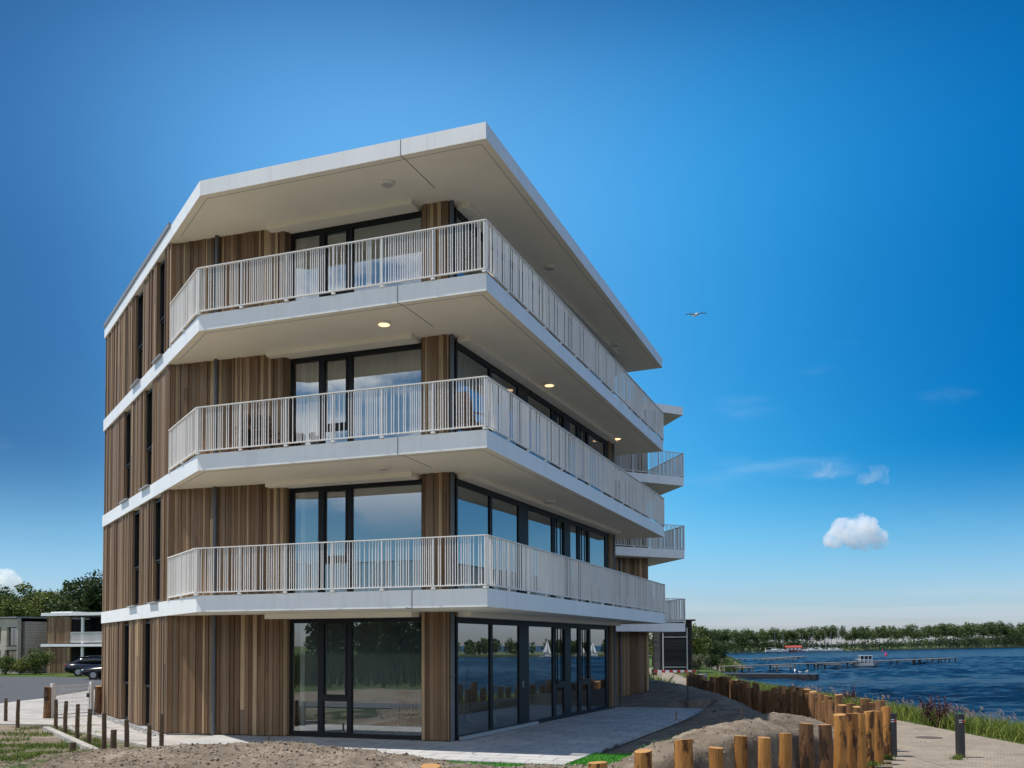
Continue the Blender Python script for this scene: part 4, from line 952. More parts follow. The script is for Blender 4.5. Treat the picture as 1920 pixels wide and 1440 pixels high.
mb = MB(); mb.box(((hx(-200)+hx(82))/2, 5.2, hz(1159)/2-.1), (hx(82)-hx(-200)-.1, 9, hz(1159)-.3)); mb.build('rear_wall', M['brick'], bh)
mb = MB(); mb.box(((hx(-200)+hx(82))/2, 4.8, hz(1158)+.04), (hx(82)-hx(-200)+.1, 10, .1)); mb.build('roof', M['coping'], bh)
for a, b, c, d in HO:
    mb = MB(); mb.box(((a+b)/2, .22, (c+d)/2), (b-a, .05, d-c)); w = mb.build('window', M['frame'], bh)
    mb = MB(); mb.quad((a+.06, .19, c+.06), ((a+b)/2-.03, .19, c+.06), ((a+b)/2-.03, .19, d-.06), (a+.06, .19, d-.06)); mb.quad(((a+b)/2+.03, .19, c+.06), (b-.06, .19, c+.06), (b-.06, .19, d-.06), ((a+b)/2+.03, .19, d-.06)); mb.build('pane', M['glass'], w)
    mb = MB(); mb.box(((a+b)/2, .0, c-.03), (b-a, .1, .05)); mb.build('sill', M['grey'], w)
mb = MB(); mb.tube([(hx(17), -.06, 0), (hx(17), -.06, hz(1160))], .05, 8); mb.build('downpipe', M['grey'], bh)
Z = 77.; th = empty('timber_house', (wx(110, Z), Z, -.1), R(-18), label='larch-clad two-storey house with white bands and a loggia, left of the big building', cat='house'); ox = th.location.x
clad((hx(83), 0), (hx(137), 0), -.1, hz(1211.5), th, seed=600, wmin=.1, wmax=.22); clad((hx(83), 0), (hx(137), 0), hz(1204), hz(1155), th, seed=601, wmin=.1, wmax=.22)
mb = MB(); mb.box((hx(150), 3.0, hz(1208)), (hx(230)-hx(82)+.3, 6.4, .22)); mb.build('floor_band', M['white'], th)
mb = MB(); mb.box((hx(150), 3.0, hz(1150)), (hx(230)-hx(82)+.3, 6.4, .24)); mb.box((hx(115), 3.0, hz(1146.5)), (hx(138)-hx(90), 6, .12)); mb.build('roof', M['white'], th)
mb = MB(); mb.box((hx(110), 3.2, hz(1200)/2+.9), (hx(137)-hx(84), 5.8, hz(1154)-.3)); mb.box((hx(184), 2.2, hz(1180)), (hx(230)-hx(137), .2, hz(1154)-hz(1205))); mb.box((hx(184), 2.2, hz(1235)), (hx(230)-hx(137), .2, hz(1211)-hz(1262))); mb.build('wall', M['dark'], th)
for py0, py1 in ((1203, 1158), (1258, 1213)):
    for a, b in ((141, 152), (155, 163), (167, 186)):
        mb = MB(); mb.box(((hx(a)+hx(b))/2, 2.05, (hz(py0)+hz(py1))/2), (hx(b)-hx(a), .06, hz(py1)-hz(py0))); w = mb.build('window', M['frame'], th)
        mb = MB(); mb.quad((hx(a)+.07, 2.01, hz(py0)+.1), (hx(b)-.07, 2.01, hz(py0)+.1), (hx(b)-.07, 2.01, hz(py1)-.1), (hx(a)+.07, 2.01, hz(py1)-.1)); mb.build('pane', M['glass'], w)
    mb = MB(); mb.box((hx(163), .1, (hz(py0)+hz(py1))/2), (.16, .16, hz(py1)-hz(py0)+.15)); mb.build('loggia_post', M['white'], th)
mb = MB(); mb.bar((hx(138), 0, hz(1184)), (hx(230), 0, hz(1184)), .05, .05); mb.bar((hx(138), 0, hz(1202.5)), (hx(230), 0, hz(1202.5)), .05, .04)
for k in range(38): mb.bar((hx(138)+k*.105, 0, hz(1202.5)), (hx(138)+k*.105, 0, hz(1184)), .05, .02)
mb.build('railing', M['rail'], th)
def carpaint(name, c):
    m, nt, b = mk(name); b.inputs['Base Color'].default_value = (*c, 1); b.inputs['Roughness'].default_value = .28; b.inputs['Metallic'].default_value = 0; b.inputs['Coat Weight'].default_value = .25; b.inputs['Coat Roughness'].default_value = .05; b.inputs['Specular IOR Level'].default_value = .25; return m
M['tyre'] = simple('tyre_rubber', (.015, .015, .015), .85, .1); M['rim'] = simple('alloy_rim', (.4, .4, .42), .35, .05, metal=.8); M['taill'] = simple('tail_lamp', (.4, .008, .01), .25, .05); M['headl'] = simple('head_lamp', (.6, .62, .65), .15, .05)
M['carglass'] = simple('car_glass', (.012, .015, .018), .06, .05, spec=.8)
def car(loc, rz, paint, label):
    e = empty('parked_car', loc, rz, label=label, cat='car', group='dark cars parked along the road')
    def loft(st, n=16, pw=3.2):
        mb = MB()
        for x, hw, zb, zt in st:
            for j in range(n):
                t = 6.2832*(j+.5)/n; c, s = math.cos(t), math.sin(t); k = (abs(c)**pw+abs(s)**pw)**(-1/pw)
                mb.v.append((x, hw*c*k, (zb+zt)/2+(zt-zb)/2*s*k))
        for i in range(len(st)-1):
            for j in range(n): j2 = (j+1) % n; mb.f.append((i*n+j, (i+1)*n+j, (i+1)*n+j2, i*n+j2)); mb.m.append(0); mb.t.append(.5)
        mb.f.append(tuple(range(n))); mb.f.append(tuple((len(st)-1)*n+j for j in reversed(range(n)))); mb.m += [0, 0]; mb.t += [.5, .5]; return mb
    loft([(-2.3, .68, .40, .74), (-2.18, .82, .28, .93), (-1.5, .89, .2, 1.0), (-.5, .90, .18, .96), (.6, .90, .18, .95), (1.4, .88, .2, .87), (2.05, .80, .26, .75), (2.28, .66, .36, .62)]).build('body', paint, e, True)
    loft([(-1.95, .60, .9, .96), (-1.25, .68, .88, 1.34), (-.5, .70, .88, 1.44), (.2, .70, .88, 1.42), (1.25, .66, .84, .90)]).build('window', M['carglass'], e, True)
    loft([(-1.35, .60, 1.30, 1.37), (-.6, .63, 1.40, 1.475), (.15, .62, 1.38, 1.455), (.45, .60, 1.30, 1.36)]).build('roof', paint, e, True)
    for sx in (-1.38, 1.38):
        for sy in (-.80, .80):
            w = MB(); w.tube([(sx, sy-.11, .32), (sx, sy+.11, .32)], .32, 18); w = w.build('wheel', M['tyre'], e)
            r = MB(); r.tube([(sx, sy-.115, .32), (sx, sy+.115, .32)], .19, 14); r.build('rim', M['rim'], w)
    for sy in (-.62, .62):
        t = MB(); t.box((-2.2, sy, .76), (.14, .32, .14)); t.build('taillight', M['taill'], e, bevel=.03)
        t = MB(); t.box((2.1, sy, .64), (.16, .30, .1)); t.build('headlight', M['headl'], e, bevel=.03)
cn, cb = carpaint('dark_blue_paint', (.008, .012, .028)), carpaint('black_paint', (.008, .008, .009))
car((wx(188, 70), 70, -.07), R(20), cn, 'dark blue saloon with red rear lamp parked in front of the timber house')
car((wx(226, 62), 62, -.07), R(185), cb, 'black car mostly hidden behind the corner of the big building')
car((wx(-88, 52), 52, -.05), R(-8), cb, 'dark car end poking in at the left picture edge on the road')
# ------------------------------------------------------------------ lookout hide, barrier, litter bin at the shore
M['slat'] = tinted('weathered_dark_slats', [(0, (.022, .021, .022)), (1, (.055, .052, .05))], .9, (4, 30, 30), .3); M['pole'] = simple('pale_pole', (.42, .41, .40), .7, .1)
Z = 86.; hd = empty('lookout_hide', (wx(1260, Z), Z, -.5), R(4), label='tall dark slatted timber hide with pale poles behind the striped barrier', cat='hut'); hw = 2.75; hh = 4.6
mb = MB(); zz = .35
while zz < hh: mb.box((0, -1.3, zz), (hw-.1, .04, .125), t=random.random()); mb.box((-hw/2, 0, zz), (.04, 2.6, .125), t=random.random()); mb.box((hw/2, 0, zz), (.04, 2.6, .125), t=random.random()); zz += .155
mb.build('slat_wall', M['slat'], hd)
mb = MB(); mb.box((0, .05, hh/2+.15), (hw-.12, 2.5, hh-.4)); mb.build('inner_wall', M['dark'], hd)
for x in (-hw/2, hw/2):
    for yy in (-1.3, 1.3): mb = MB(); mb.box((x, yy, hh/2), (.16, .16, hh)); mb.build('corner_post', M['slat'], hd)
for x in (-hw*.42, hw*.36): mb = MB(); mb.tube([(x, -1.42, .2), (x, -1.42, hh-.6)], .055, 8); mb.build('pole', M['pole'], hd)
for z in (.55, 3.2): mb = MB(); mb.tube([(-hw*.42, -1.43, z), (hw*.36, -1.43, z)], .045, 8); mb.build('crossbar', M['pole'], hd)
mb = MB(); mb.box((0, 0, hh+.08), (hw+.7, 3.2, .14)); mb.build('roof', M['slat'], hd)
M['redpaint'] = simple('red_barrier_paint', (.45, .02, .025), .5, .06); Z = 76.
ba = empty('striped_barrier', (wx(1262, Z), Z, -.44), R(2), label='red and white striped barrier plank across the path', cat='barrier')
mb = MB(); n = 11
for k in range(n): x = -1.55+3.3*k/n; mb.box((x+.15, 0, .36), (3.3/n-.002, .05, .19), m=k % 2)
mb.build('plank', [M['redpaint'], M['stripe']], ba)
for x in (-1.1, 1.3): mb = MB(); mb.box((x, .04, .15), (.07, .05, .5)); mb.build('leg', M['pole'], ba)
o = MB(); o.box((0, 0, .25), (.42, .4, .55)); o.box((0, 0, .54), (.36, .34, .05)); o = o.build('utility_box', M['bollard'], label='small black box at the left end of the striped barrier', cat='box', bevel=.02); o.location = (wx(1226, 77), 77, -.46)
p = G(1318, 1293, -.40); Zb = p.y; lb = empty('litter_bin', (p.x, p.y, -.42), R(10), label='grey litter bin with rusty side panel at the far end of the back post row', cat='litter bin')
mb = MB(); mb.lathe([(.22, .05), (.23, .08), (.23, .78), (.22, .8)], 20); mb.build('body', M['sill'], lb)
mb = MB(); mb.box((.02, -.20, .44), (.24, .08, .58)); mb.build('side_panel', M['iron'], lb)
mb = MB(); mb.lathe([(.245, .80), (.25, .83), (.2, .87)], 20); mb.build('rim', M['grey'], lb)
mb = MB(); mb.bar((-.2, .1, 0), (-.2, .1, 1.05), .05, .05); mb.build('pole', M['bollard'], lb)
# ------------------------------------------------------------------ on the water
M['deck'] = tinted('jetty_planks', [(0, (.15, .125, .10)), (1, (.27, .235, .195))], .9, (2, 30, 30), .3); M['pile'] = simple('wet_pile', (.035, .028, .022), .85, .25); M['pontoon'] = simple('dark_pontoon', (.022, .024, .03), .8, .2, .5)
def jetty(pts, zd, w, label, platforms, pile=13, group='jetties on the lake'):
    e = empty('jetty', (pts[0][0], pts[0][1], WZ), 0, label=label, cat='jetty', group=group); o0 = Vector((*pts[0], WZ)); mb = MB(); piles = []
    for (x0, y0), (x1, y1) in zip(pts, pts[1:]):
        a, b = Vector((x0, y0, zd))-o0, Vector((x1, y1, zd))-o0; L = (b-a).length; n = int(L/.6)
        for k in range(n): p, q = a+(b-a)*k/n, a+(b-a)*(k+.97)/n; mb.bar(p, q, w, .12, t=random.random())
        d = (b-a).normalized(); s = Vector((-d.y, d.x, 0))*w*.4
        for k in range(int(L/pile)+1):
            c = a+d*min(L, k*pile)
            for q in (c+s, c-s): piles.append(q)
    mb.build('deck', M['deck'], e)
    for q in piles: m = MB(); m.tube([(q.x, q.y, -1.2), (q.x, q.y, q.z-.06)], .14, 7); m.build('pile', M['pile'], e)
    for (x, y, dx, dy, dz) in platforms:
        m = MB(); c = Vector((x, y, zd+dz))-o0; m.box((c.x, c.y, c.z), (dx, dy, .16))
        for sx in (-1, 1):
            for sy in (-1, 1): m.box((c.x+sx*dx*.42, c.y+sy*dy*.42, c.z/2-.6), (.2, .2, c.z+.9))
        m.build('platform', M['deck'], e)
jp = [G(x, y, -1.45) for x, y in [(1306, 1251.5), (1385, 1248.5), (1450, 1246.5), (1540, 1243.5), (1630, 1240), (1720, 1236.5), (1789, 1233.5)]]
pl = [(G(x, y, -1.7).x, G(x, y, -1.7).y, w, 2.6, -.25) for x, y, w in [(1393, 1252, 3.0), (1470, 1250, 3.4), (1553, 1246, 4), (1620, 1243, 5), (1705, 1238, 4), (1755, 1236, 4)]]
jetty([(p.x, p.y) for p in jp], -1.45, 1.6, 'long wooden jetty on piles with side platforms, reaching far to the right', pl)
jp = [G(x, y, -1.9) for x, y in [(1360, 1236), (1440, 1234.5), (1510, 1230.5)]]
jetty([(p.x, p.y) for p in jp], -1.9, 2.2, 'pale low jetty farther out behind the long one', [(G(1462, 1236, -2).x, G(1462, 1236, -2).y, 9, 3, -.1)], 7)
a, b = G(1342, 1265, WZ), G(1529, 1273, WZ); b = Vector((wx(1529, 123), 123, WZ)); a = Vector((wx(1338, 129), 129, WZ)); d = (b-a)
pt = empty('pontoon', a, math.atan2(d.y, d.x), label='long black floating pontoon in the near water behind the back post row', cat='pontoon'); L = d.length
mb = MB(); mb.box((L/2, 1, .28), (L, 2.0, .72)); mb.build('float', M['pontoon'], pt, bevel=.05); mb = MB(); mb.box((L/2, 1, .66), (L-.1, 1.9, .05)); mb.build('deck', M['grey'], pt)
M['feather'] = simple('white_feathers', (.72, .72, .72), .8, .06); M['featherg'] = simple('grey_feathers', (.5, .51, .53), .8, .1); M['beak'] = simple('yellow_beak', (.5, .3, .05), .6, .05)
def ellip(mb, c, r, ax=0, seg=10, rings=7, m=0):
    i = len(mb.v)
    for k in range(rings+1):
        ph = math.pi*k/rings
        for j in range(seg): t = 6.2832*j/seg; mb.v.append((c[0]-r[0]*math.cos(ph), c[1]+r[1]*math.sin(ph)*math.cos(t), c[2]+r[2]*math.sin(ph)*math.sin(t)))
    for k in range(rings):
        for j in range(seg): j2 = (j+1) % seg; mb.f.append((i+k*seg+j, i+k*seg+j2, i+(k+1)*seg+j2, i+(k+1)*seg+j)); mb.m.append(m); mb.t.append(.5)
def skinned(name, verts, edges, radii, mats, sub=2, parent=None, **kw):
    me = bpy.data.meshes.new(name); me.from_pydata(verts, edges, []); o = bpy.data.objects.new(name, me); COL.objects.link(o)
    for m in mats: me.materials.append(m)
    md = o.modifiers.new('skin', 'SKIN'); me.skin_vertices.new() if not me.skin_vertices else None
    for v, r in zip(me.skin_vertices[0].data, radii): v.radius = r if isinstance(r, tuple) else (r, r)
    me.skin_vertices[0].data[0].use_root = True
    s = o.modifiers.new('sub', 'SUBSURF'); s.levels = sub; s.render_levels = sub
    if parent: o.parent = parent
    if kw: tag(o, **kw)
    return o
def stand_gull(px, k, Zg, hgt, lab):
    e = empty('gull', (wx(px, Zg), Zg, WZ+.69), R(k*70), label=lab, cat='bird', group='gulls standing on the pontoon')
    V = [(0, 0, .3), (.12, 0, .36), (.17, 0, .46), (.20, 0, .52), (-.14, 0, .27), (-.28, 0, .25), (0, .03, .18), (0, .03, .0), (0, -.03, .18), (0, -.03, 0)]
    o = skinned('body', V, [(0, 1), (1, 2), (2, 3), (0, 4), (4, 5), (0, 6), (6, 7), (0, 8), (8, 9)], [.085, .07, .04, .045, .06, .02, .02, .012, .02, .012], [M['feather']], 2, e)
    m = MB(); ellip(m, (-.1, .07, .31), (.2, .03, .07)); ellip(m, (-.1, -.07, .31), (.2, .03, .07)); m.build('wing', M['featherg'], e, True)
    m = MB(); m.tube([(.23, 0, .52), (.30, 0, .505)], [.014, .004], 6); m.build('beak', M['beak'], e); e.scale = (hgt,)*3
stand_gull(1489, 1, 123.9, 1.3, 'largest gull standing on the pontoon, left of the others'); stand_gull(1498, 2, 123.7, .8, 'small gull in the middle of the pontoon group'); stand_gull(1512, 4, 123.5, 1.1, 'white gull nearest the outer end of the pontoon')
M['hullw'] = simple('white_gelcoat', (.75, .76, .77), .25, .03); M['redroof'] = simple('red_boathouse', (.30, .045, .035), .8, .15, 1); M['sail'] = simple('sail_cloth', (.8, .8, .78), .8, .04); M['buoy'] = simple('red_buoy', (.55, .02, .08), .5, .05)
def hull(L, w, h, mb=None):
    mb = mb or MB(); st = [(-.5, .38), (-.3, .47), (0, .5), (.25, .42), (.42, .2), (.5, .02)]; i = len(mb.v)
    for x, k in st:
        for f, z in ((0, -h*.35), (.75, -h*.1), (1, h)): 
            for s in ((-1, 1) if f else (1,)): mb.v.append((x*L, s*k*w*f, z+(.12*h if x > .3 and f == 1 else 0)))
    # order: keel, chine-, chine+, rail-, rail+
    for a in range(len(st)-1):
        o, q = i+a*5, i+(a+1)*5
        for p1, p2 in ((0, 1), (1, 3), (2, 0), (4, 2), (3, 4)): mb.f.append((o+p1, q+p1, q+p2, o+p2)); mb.m.append(0); mb.t.append(.5)
    mb.f.append((i, i+1, i+3, i+4, i+2)); mb.m.append(0); mb.t.append(.5); return mb
p = G(1617, 1241.5, -1.45); Zc = p.y+3
cbt = empty('cabin_boat', (wx(1617, Zc), Zc, WZ+.35), R(170), label='white houseboat with tall glazed cabin moored at the long jetty', cat='boat')
hull(4.6, 2.2, .55).build('hull', M['hullw'], cbt, bevel=.02); cbt.scale = (.82, .82, .78)
mb = MB(); mb.box((-.55, 0, 1.45), (2.7, 1.8, .12)); mb.box((-.55, 0, 2.45), (2.9, 1.9, .12)); [mb.box((x, y, 1.6), (.12, .12, 1.75)) for x in (-1.85, -1.0, -.1, .75) for y in (-.86, .86)]; mb.build('cabin', M['hullw'], cbt)
mb = MB(); mb.box((-.55, 0, 1.9), (2.55, 1.76, 1.0)); mb.build('window', M['carglass'], cbt)
mb = MB(); mb.tube([(1.0, .5, .8), (1.0, .5, 1.5), (2.1, 0, 1.6), (1.0, -.5, 1.5), (1.0, -.5, .8)], .03, 6); mb.build('bow_rail', M['rim'], cbt)
def sailboat(x, y, rz, L, mast, label, sails=False, group='sailing boats in the marina'):
    e = empty('sailing_boat', (x, y, WZ+.2), rz, label=label, cat='boat', group=group)
    hull(L, L*.3, L*.11).build('hull', M['hullw'], e)
    mb = MB(); mb.box((L*.03, 0, L*.13), (L*.3, L*.16, L*.06)); mb.build('cabin', M['hullw'], e)
    mb = MB(); mb.tube([(L*.08, 0, L*.1), (L*.08, 0, mast)], [.12, .09], 6); mb.build('mast', M['rim'], e)
    mb = MB(); mb.tube([(L*.08, 0, L*.24), (-L*.36, 0, L*.24)], .08, 6); mb.build('boom', M['rim'], e)
    if sails:
        def sail(a, b, c, name, bulge):
            mb = MB(); n = 8; a, b, c = Vector(a), Vector(b), Vector(c); row = []
            for k in range(n+1):
                t = k/n; l = a+(c-a)*t; r = b+(c-b)*t; row.append([l+(r-l)*u/4+Vector((0, bulge*math.sin(math.pi*u/4)*(1-t)*math.sin(math.pi*min(1, t+.15)), 0)) for u in range(5)])
            mb.v = [tuple(q) for r_ in row for q in r_]
            for k in range(n):
                for u in range(4): mb.f.append((k*5+u, k*5+u+1, k*5+u+6, k*5+u+5)); mb.m.append(0); mb.t.append(.5)
            o = mb.build(name, M['sail'], e, True); s = o.modifiers.new('thick', 'SOLIDIFY'); s.thickness = .02
        sail((L*.07, 0, L*.27), (-L*.36, .3, L*.27), (L*.07, 0, mast*.98), 'mainsail', .5); sail((L*.48, 0, L*.16), (L*.12, .4, L*.2), (L*.09, 0, mast*.9), 'jib', .5)
rd = random.Random(11)
mx_ = [1450, 1466, 1503, 1514, 1522, 1536, 1545, 1556, 1568]
for i, px in enumerate(mx_):
    p, Zs = fs_at(px); d = Vector((p.x, p.y, 0)).normalized(); q = p-d*rd.uniform(6, 16); lab = (ORD[i]+' moored sailing boat from the left in the far marina, mast bare')
    sailboat(q.x, q.y, rd.uniform(-.5, .5), rd.uniform(7, 10), rd.uniform(9.5, 13.5), lab)
p, Zs = fs_at(1484); bo = empty('boathouse', (p.x, p.y-2, WZ+.4), R(-5), label='long red boathouse among the moored boats on the far shore', cat='boathouse'); w_ = 9.5
mb = MB(); mb.box((0, 0, 1.0), (w_, 5, 2.0)); mb.build('wall', M['redroof'], bo); mb = MB(); mb.prism([(-3, 2.0), (3, 2.0), (0, 3.2)], -w_/2-.3, w_/2+.3); o = mb.build('roof', M['redroof'], bo); o.rotation_euler = (R(90), 0, R(90))
for k in range(4): mb = MB(); mb.box((-w_*.36+k*w_*.24, -2.55, 1.1), (1.6, .1, 1.3)); mb.build('window', M['hullw'], bo)
for i, (px, py, s, lab) in enumerate([(1660, 1226, 1.0, 'larger pinkish red buoy in open water right of the houseboat'), (1654, 1217.5, .8, 'tiny red buoy near the far shore')]):
    Zb = [360, 560][i]; e = empty('buoy', (wx(px, Zb), Zb, WZ), 0, label=lab, cat='buoy', group='red buoys'); mb = MB(); mb.lathe([(.7, -.2), (.75, .3), (.5, 1.2), (.3, 1.9), (.1, 2.0)], 12); mb.build('body', M['buoy'], e); mb = MB(); mb.lathe([(.25, 2.0), (.25, 2.3), (.05, 2.5)], 8); mb.build('top_mark', M['buoy'], e); e.scale = (s*.6,)*3
# three boats under sail out on the lake to the right, seen mirrored in the lake-side glass
def mirror_pt(px, dist):
    h = hitl(px, 1230, LK0, LK1); o = BI @ Vector((0, 0, HC)); dl = (h-o); dl.z = 0; dl.normalize(); t = Vector((LK1[0]-LK0[0], LK1[1]-LK0[1], 0)).normalized(); rr = 2*t*dl.dot(t)-dl; return BM @ (h+rr*dist)
for px, dist, mst, lab in [(1024, 330, 6.6, 'white sailing boat under full sail, largest of those mirrored in the glass'), (1089, 350, 5.2, 'white sailing boat under sail, mirrored beside a window mullion'), (1110, 340, 6, 'white sailing boat under sail, mirrored nearest the far window end')]:
    q = mirror_pt(px, dist); sailboat(q.x, q.y, R(120), 4.6, mst, lab, True, 'boats under sail on the open lake')
# ------------------------------------------------------------------ gull in flight
gp = GY(1305, 590, 48); gl_ = empty('flying_gull', gp, R(8), label='grey-winged gull gliding in the open sky right of the building', cat='bird')
gl_.rotation_euler = (0, R(-8), R(14))
m = MB(); st = [(0, .0, .10, .0), (.12, .03, .11, .03), (.3, .07, .10, .08), (.46, .04, .075, .065), (.6, -.04, .03, .03)]
for sgn in (-1, 1):
    i = len(m.v)
    for x, y, c, z in st:
        for dy, dz in ((c, 0), (c*.4, .018), (-c*.9, .0), (c*.4, -.006)): m.v.append((sgn*x, y+dy, z+dz))
    for k in range(len(st)-1):
        for j in range(4): j2 = (j+1) % 4; m.f.append((i+k*4+j, i+(k+1)*4+j, i+(k+1)*4+j2, i+k*4+j2)); m.m.append(1 if k == 3 else 0); m.t.append(.5)
    m.f.append(tuple(i+(len(st)-1)*4+j for j in range(4))); m.m.append(1); m.t.append(.5)
m.build('wing', [M['featherg'], M['darkstake']], gl_, True)
skinned('body', [(0, 0, -.01), (0, .15, 0), (0, .25, .02), (0, .31, .02), (0, -.16, -.01), (0, -.3, 0)], [(0, 1), (1, 2), (2, 3), (0, 4), (4, 5)], [.075, .06, .04, .03, .05, (.07, .012)], [M['feather']], 2, gl_)
m = MB(); m.tube([(0, .33, .02), (0, .39, .01)], [.012, .003], 6); m.build('beak', M['beak'], gl_)
# ------------------------------------------------------------------ furniture and fittings seen at the windows
M['wicker'] = simple('brown_wicker', (.14, .075, .045), .8, .3, 40, .6, 90); M['blackmetal'] = simple('black_metal', (.012, .012, .013), .6, .1, spec=.1); M['linen'] = simple('sheer_curtain', (.85, .82, .72), .9, .05); M['canvas'] = simple('primed_canvas', (.45, .47, .45), .8, .05); M['easelwood'] = simple('easel_wood', (.35, .25, .15), .7, .15)
def wicker(a, b, z, rz, label):
    w = W2(a, b, z); e = empty('garden_chair', w, ANG+rz, label=label, cat='chair', group='wicker chairs on the middle balcony')
    mb = MB(); mb.prism([(-.26, -.25), (.26, -.25), (.3, .1), (.2, .27), (-.2, .27), (-.3, .1)], .36, .43); mb.build('seat', M['wicker'], e, bevel=.015)
    mb = MB(); rows = []
    for k in range(6):
        t = k/5; zz = .43+.62*t; wd = .27*(1-.35*t*t); rows.append([(wd*math.sin(u), .27*math.cos(u)*.9+.1*t, zz) for u in [(-1.2+2.4*q/8) for q in range(9)]])
    for k in range(5):
        for q in range(8): mb.quad(rows[k][q], rows[k][q+1], rows[k+1][q+1], rows[k+1][q])
    o = mb.build('backrest', M['wicker'], e, True); s = o.modifiers.new('thick', 'SOLIDIFY'); s.thickness = .025
    for x in (-.24, .24):
        for y in (-.22, .2): mb = MB(); mb.tube([(x, y, 0), (x*.95, y*.95, .37)], .018, 7); mb.build('leg', M['wicker'], e)
        mb = MB(); mb.tube([(x, -.22, .37), (x*1.15, -.22, .6), (x*1.15, .2, .62)], .02, 7); mb.build('armrest', M['wicker'], e)
wicker(1.05, 1.0, T[2], R(70), 'high-backed wicker chair on the middle balcony before the left pane'); wicker(.25, 1.15, T[2], R(-80), 'wicker chair on the middle balcony against the timber wall'); wicker(5.75, 1.3, T[2], R(150), 'rounded wicker chair at the corner of the middle balcony')
tb = empty('garden_table', W2(.62, .95, T[2]), ANG, label='small round dark table between wicker chairs on the middle balcony', cat='table'); mb = MB(); mb.lathe([(.3, .68), (.32, .69), (.32, .71), (.3, .72)], 24); mb.build('tabletop', M['wicker'], tb)
mb = MB(); mb.lathe([(.2, 0), (.18, .02), (.03, .05), (.03, .68)], 12); mb.build('pedestal', M['blackmetal'], tb)
def curtain(P, Q, z0, z1, label, name='curtain'):
    mb = MB(); P, Q = Vector(P), Vector(Q); L = (Q-P).length; d = (Q-P)/L; n = Vector((d.y, -d.x)); k = int(L/.035); pr = None
    for i in range(k+1):
        s = L*i/k; off = .035*math.sin(s*2*math.pi/.16+.6*math.sin(s*3))+.012*math.sin(s*31); c = P+d*s+n*off; cur = ((c.x, c.y, z0), (c.x, c.y, z1))
        if pr: mb.quad(pr[0], cur[0], cur[1], pr[1])
        pr = cur
    o = mb.build(name, M['linen'], bframe=True, smooth=True, label=label, cat='curtain', group='curtains on the second balcony level'); s = o.modifiers.new('thick', 'SOLIDIFY'); s.thickness = .004
curtain((1.2, 2.5), (4.3, 2.5), T[2]+.03, CEIL[2]-.02, 'pleated pale curtain across the wide left-hand window behind the middle balcony'); curtain((4.6, 2.6), (4.78, 6.3), T[2]+.03, CEIL[2]-.02, 'pleated pale curtain behind the corner lake-side glass of the middle balcony')
def inchair(a, b, rz, label):
    e = empty('dining_chair', W2(a, b, .01), ANG+rz, label=label, cat='chair', group='black chairs inside the ground floor')
    mb = MB(); mb.box((0, 0, .45), (.44, .44, .035)); mb.build('seat', M['blackmetal'], e, bevel=.01)
    mb = MB(); mb.bar((-.2, .2, .95), (.2, .2, .95), .03, .06); [mb.bar((-.2+.08*k, .205, .5), (-.2+.08*k, .205, .95), .028, .015) for k in range(6)]; mb.build('backrest', M['blackmetal'], e)
    for x in (-.2, .2):
        for y in (-.2, .2): mb = MB(); mb.tube([(x*1.1, y*1.15, 0), (x, y, .45)], .014, 7); mb.build('leg', M['blackmetal'], e)
inchair(3.35, 3.1, R(10), 'black slatted chair inside behind the large ground-floor pane'); inchair(4.25, 3.3, R(-20), 'black slatted chair inside partly hidden by the timber corner pier')
ez = empty('easel', W2(4.45, 4.6, .01), ANG+R(70), label='leaning easel with pale board inside the lake-side ground-floor glass', cat='easel')
mb = MB(); mb.box(None, (.05, .9, 1.45), mat=Matrix.Translation((0, 0, .85)) @ Matrix.Rotation(R(-20), 4, 'Y')); mb.build('board', M['canvas'], ez)
for q in ((.28, .3), (.28, -.3), (-.55, 0)): mb = MB(); mb.tube([(q[0], q[1], 0), (-.25, q[1]*.3, 1.55)], .02, 6); mb.build('leg', M['easelwood'], ez)
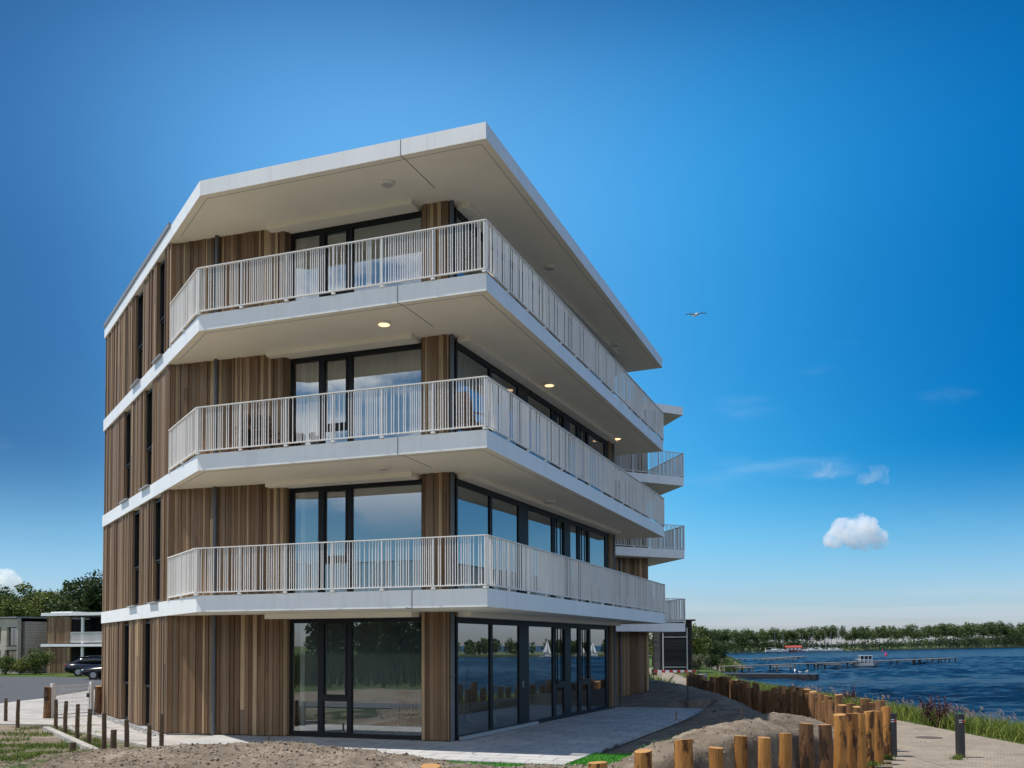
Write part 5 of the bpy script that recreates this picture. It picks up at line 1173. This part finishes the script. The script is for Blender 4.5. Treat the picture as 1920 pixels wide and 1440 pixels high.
# ------------------------------------------------------------------ clouds: real volumes of droplets far behind the scene
def cloudmat(name, dens, scale, th):
    m = bpy.data.materials.new(name); m.use_nodes = True; nt = m.node_tree; nt.nodes.clear(); L = nt.links.new
    out = N(nt, 'ShaderNodeOutputMaterial'); v = N(nt, 'ShaderNodeVolumePrincipled'); v.inputs['Color'].default_value = (1, 1, 1, 1); v.inputs['Anisotropy'].default_value = .1
    tc = N(nt, 'ShaderNodeTexCoord'); n = N(nt, 'ShaderNodeTexNoise'); n.inputs['Scale'].default_value = scale; n.inputs['Detail'].default_value = 5; n.inputs['Roughness'].default_value = .6; L(tc.outputs['Object'], n.inputs[0])
    mr = N(nt, 'ShaderNodeMapRange'); mr.inputs[1].default_value = th; mr.inputs[2].default_value = th+.22; mr.inputs[3].default_value = 0; mr.inputs[4].default_value = dens; L(n.outputs[0], mr.inputs[0])
    L(mr.outputs[0], v.inputs['Density']); L(v.outputs[0], out.inputs['Volume']); return m
def cloud(px, py, Zc, blobs, mat, label, seed, disp=.2):
    rdc = random.Random(seed); bm = bmesh.new(); u = Zc/F
    for bx, by, br in blobs:
        for q in range(3):
            M_ = Matrix.Translation((bx*u+rdc.gauss(0, .2)*br*u*q, rdc.gauss(0, .35)*br*u, -by*u+rdc.gauss(0, .15)*br*u*q)) @ Matrix.Scale(br*u*(1-.22*q), 4)
            bmesh.ops.create_icosphere(bm, subdivisions=3, radius=1, matrix=M_)
    me = bpy.data.meshes.new('cloud'); bm.to_mesh(me); bm.free(); me.materials.append(mat)
    o = bpy.data.objects.new('cloud', me); COL.objects.link(o); o.location = GY(px, py, Zc); tag(o, label, 'cloud', 'clouds in the sky')
    r = o.modifiers.new('merge', 'REMESH'); r.mode = 'VOXEL'; r.voxel_size = 2.2*u
    tx = bpy.data.textures.new('billow', 'CLOUDS'); tx.noise_scale = 13*u; tx.noise_depth = 4
    dm = o.modifiers.new('billow', 'DISPLACE'); dm.texture = tx; dm.texture_coords = 'LOCAL'; dm.strength = disp*60*u; dm.mid_level = .5
    return o
cm1 = cloudmat('cumulus', .06, .06, .36)
cloud(1605, 997, 1500, [(-38, 12, 20), (-22, -6, 24), (-8, 6, 24), (10, -10, 23), (22, 4, 24), (38, 12, 20), (47, 20, 13), (0, 18, 16), (-48, 18, 11)], cm1, 'bright white cumulus cloud low over the lake at the right', 3)
cloud(12, 1084, 1800, [(-40, 12, 26), (-18, 4, 24), (2, 2, 20), (18, 14, 18), (-5, 22, 20)], cm1, 'white cloud rising above the trees at the left picture edge', 4)
cm2 = cloudmat('wispy', .016, .035, .45)
cloud(1640, 890, 1600, [(-10, 2, 18), (8, -3, 18), (20, 6, 12)], cm2, 'thin wisp of cloud above the bright cumulus', 5, .35)
cloud(1548, 882, 1600, [(-3, -4, 12), (8, 6, 11), (-12, 6, 8)], cm2, 'smallest pale wisp up and left of the bright cumulus', 6, .35)
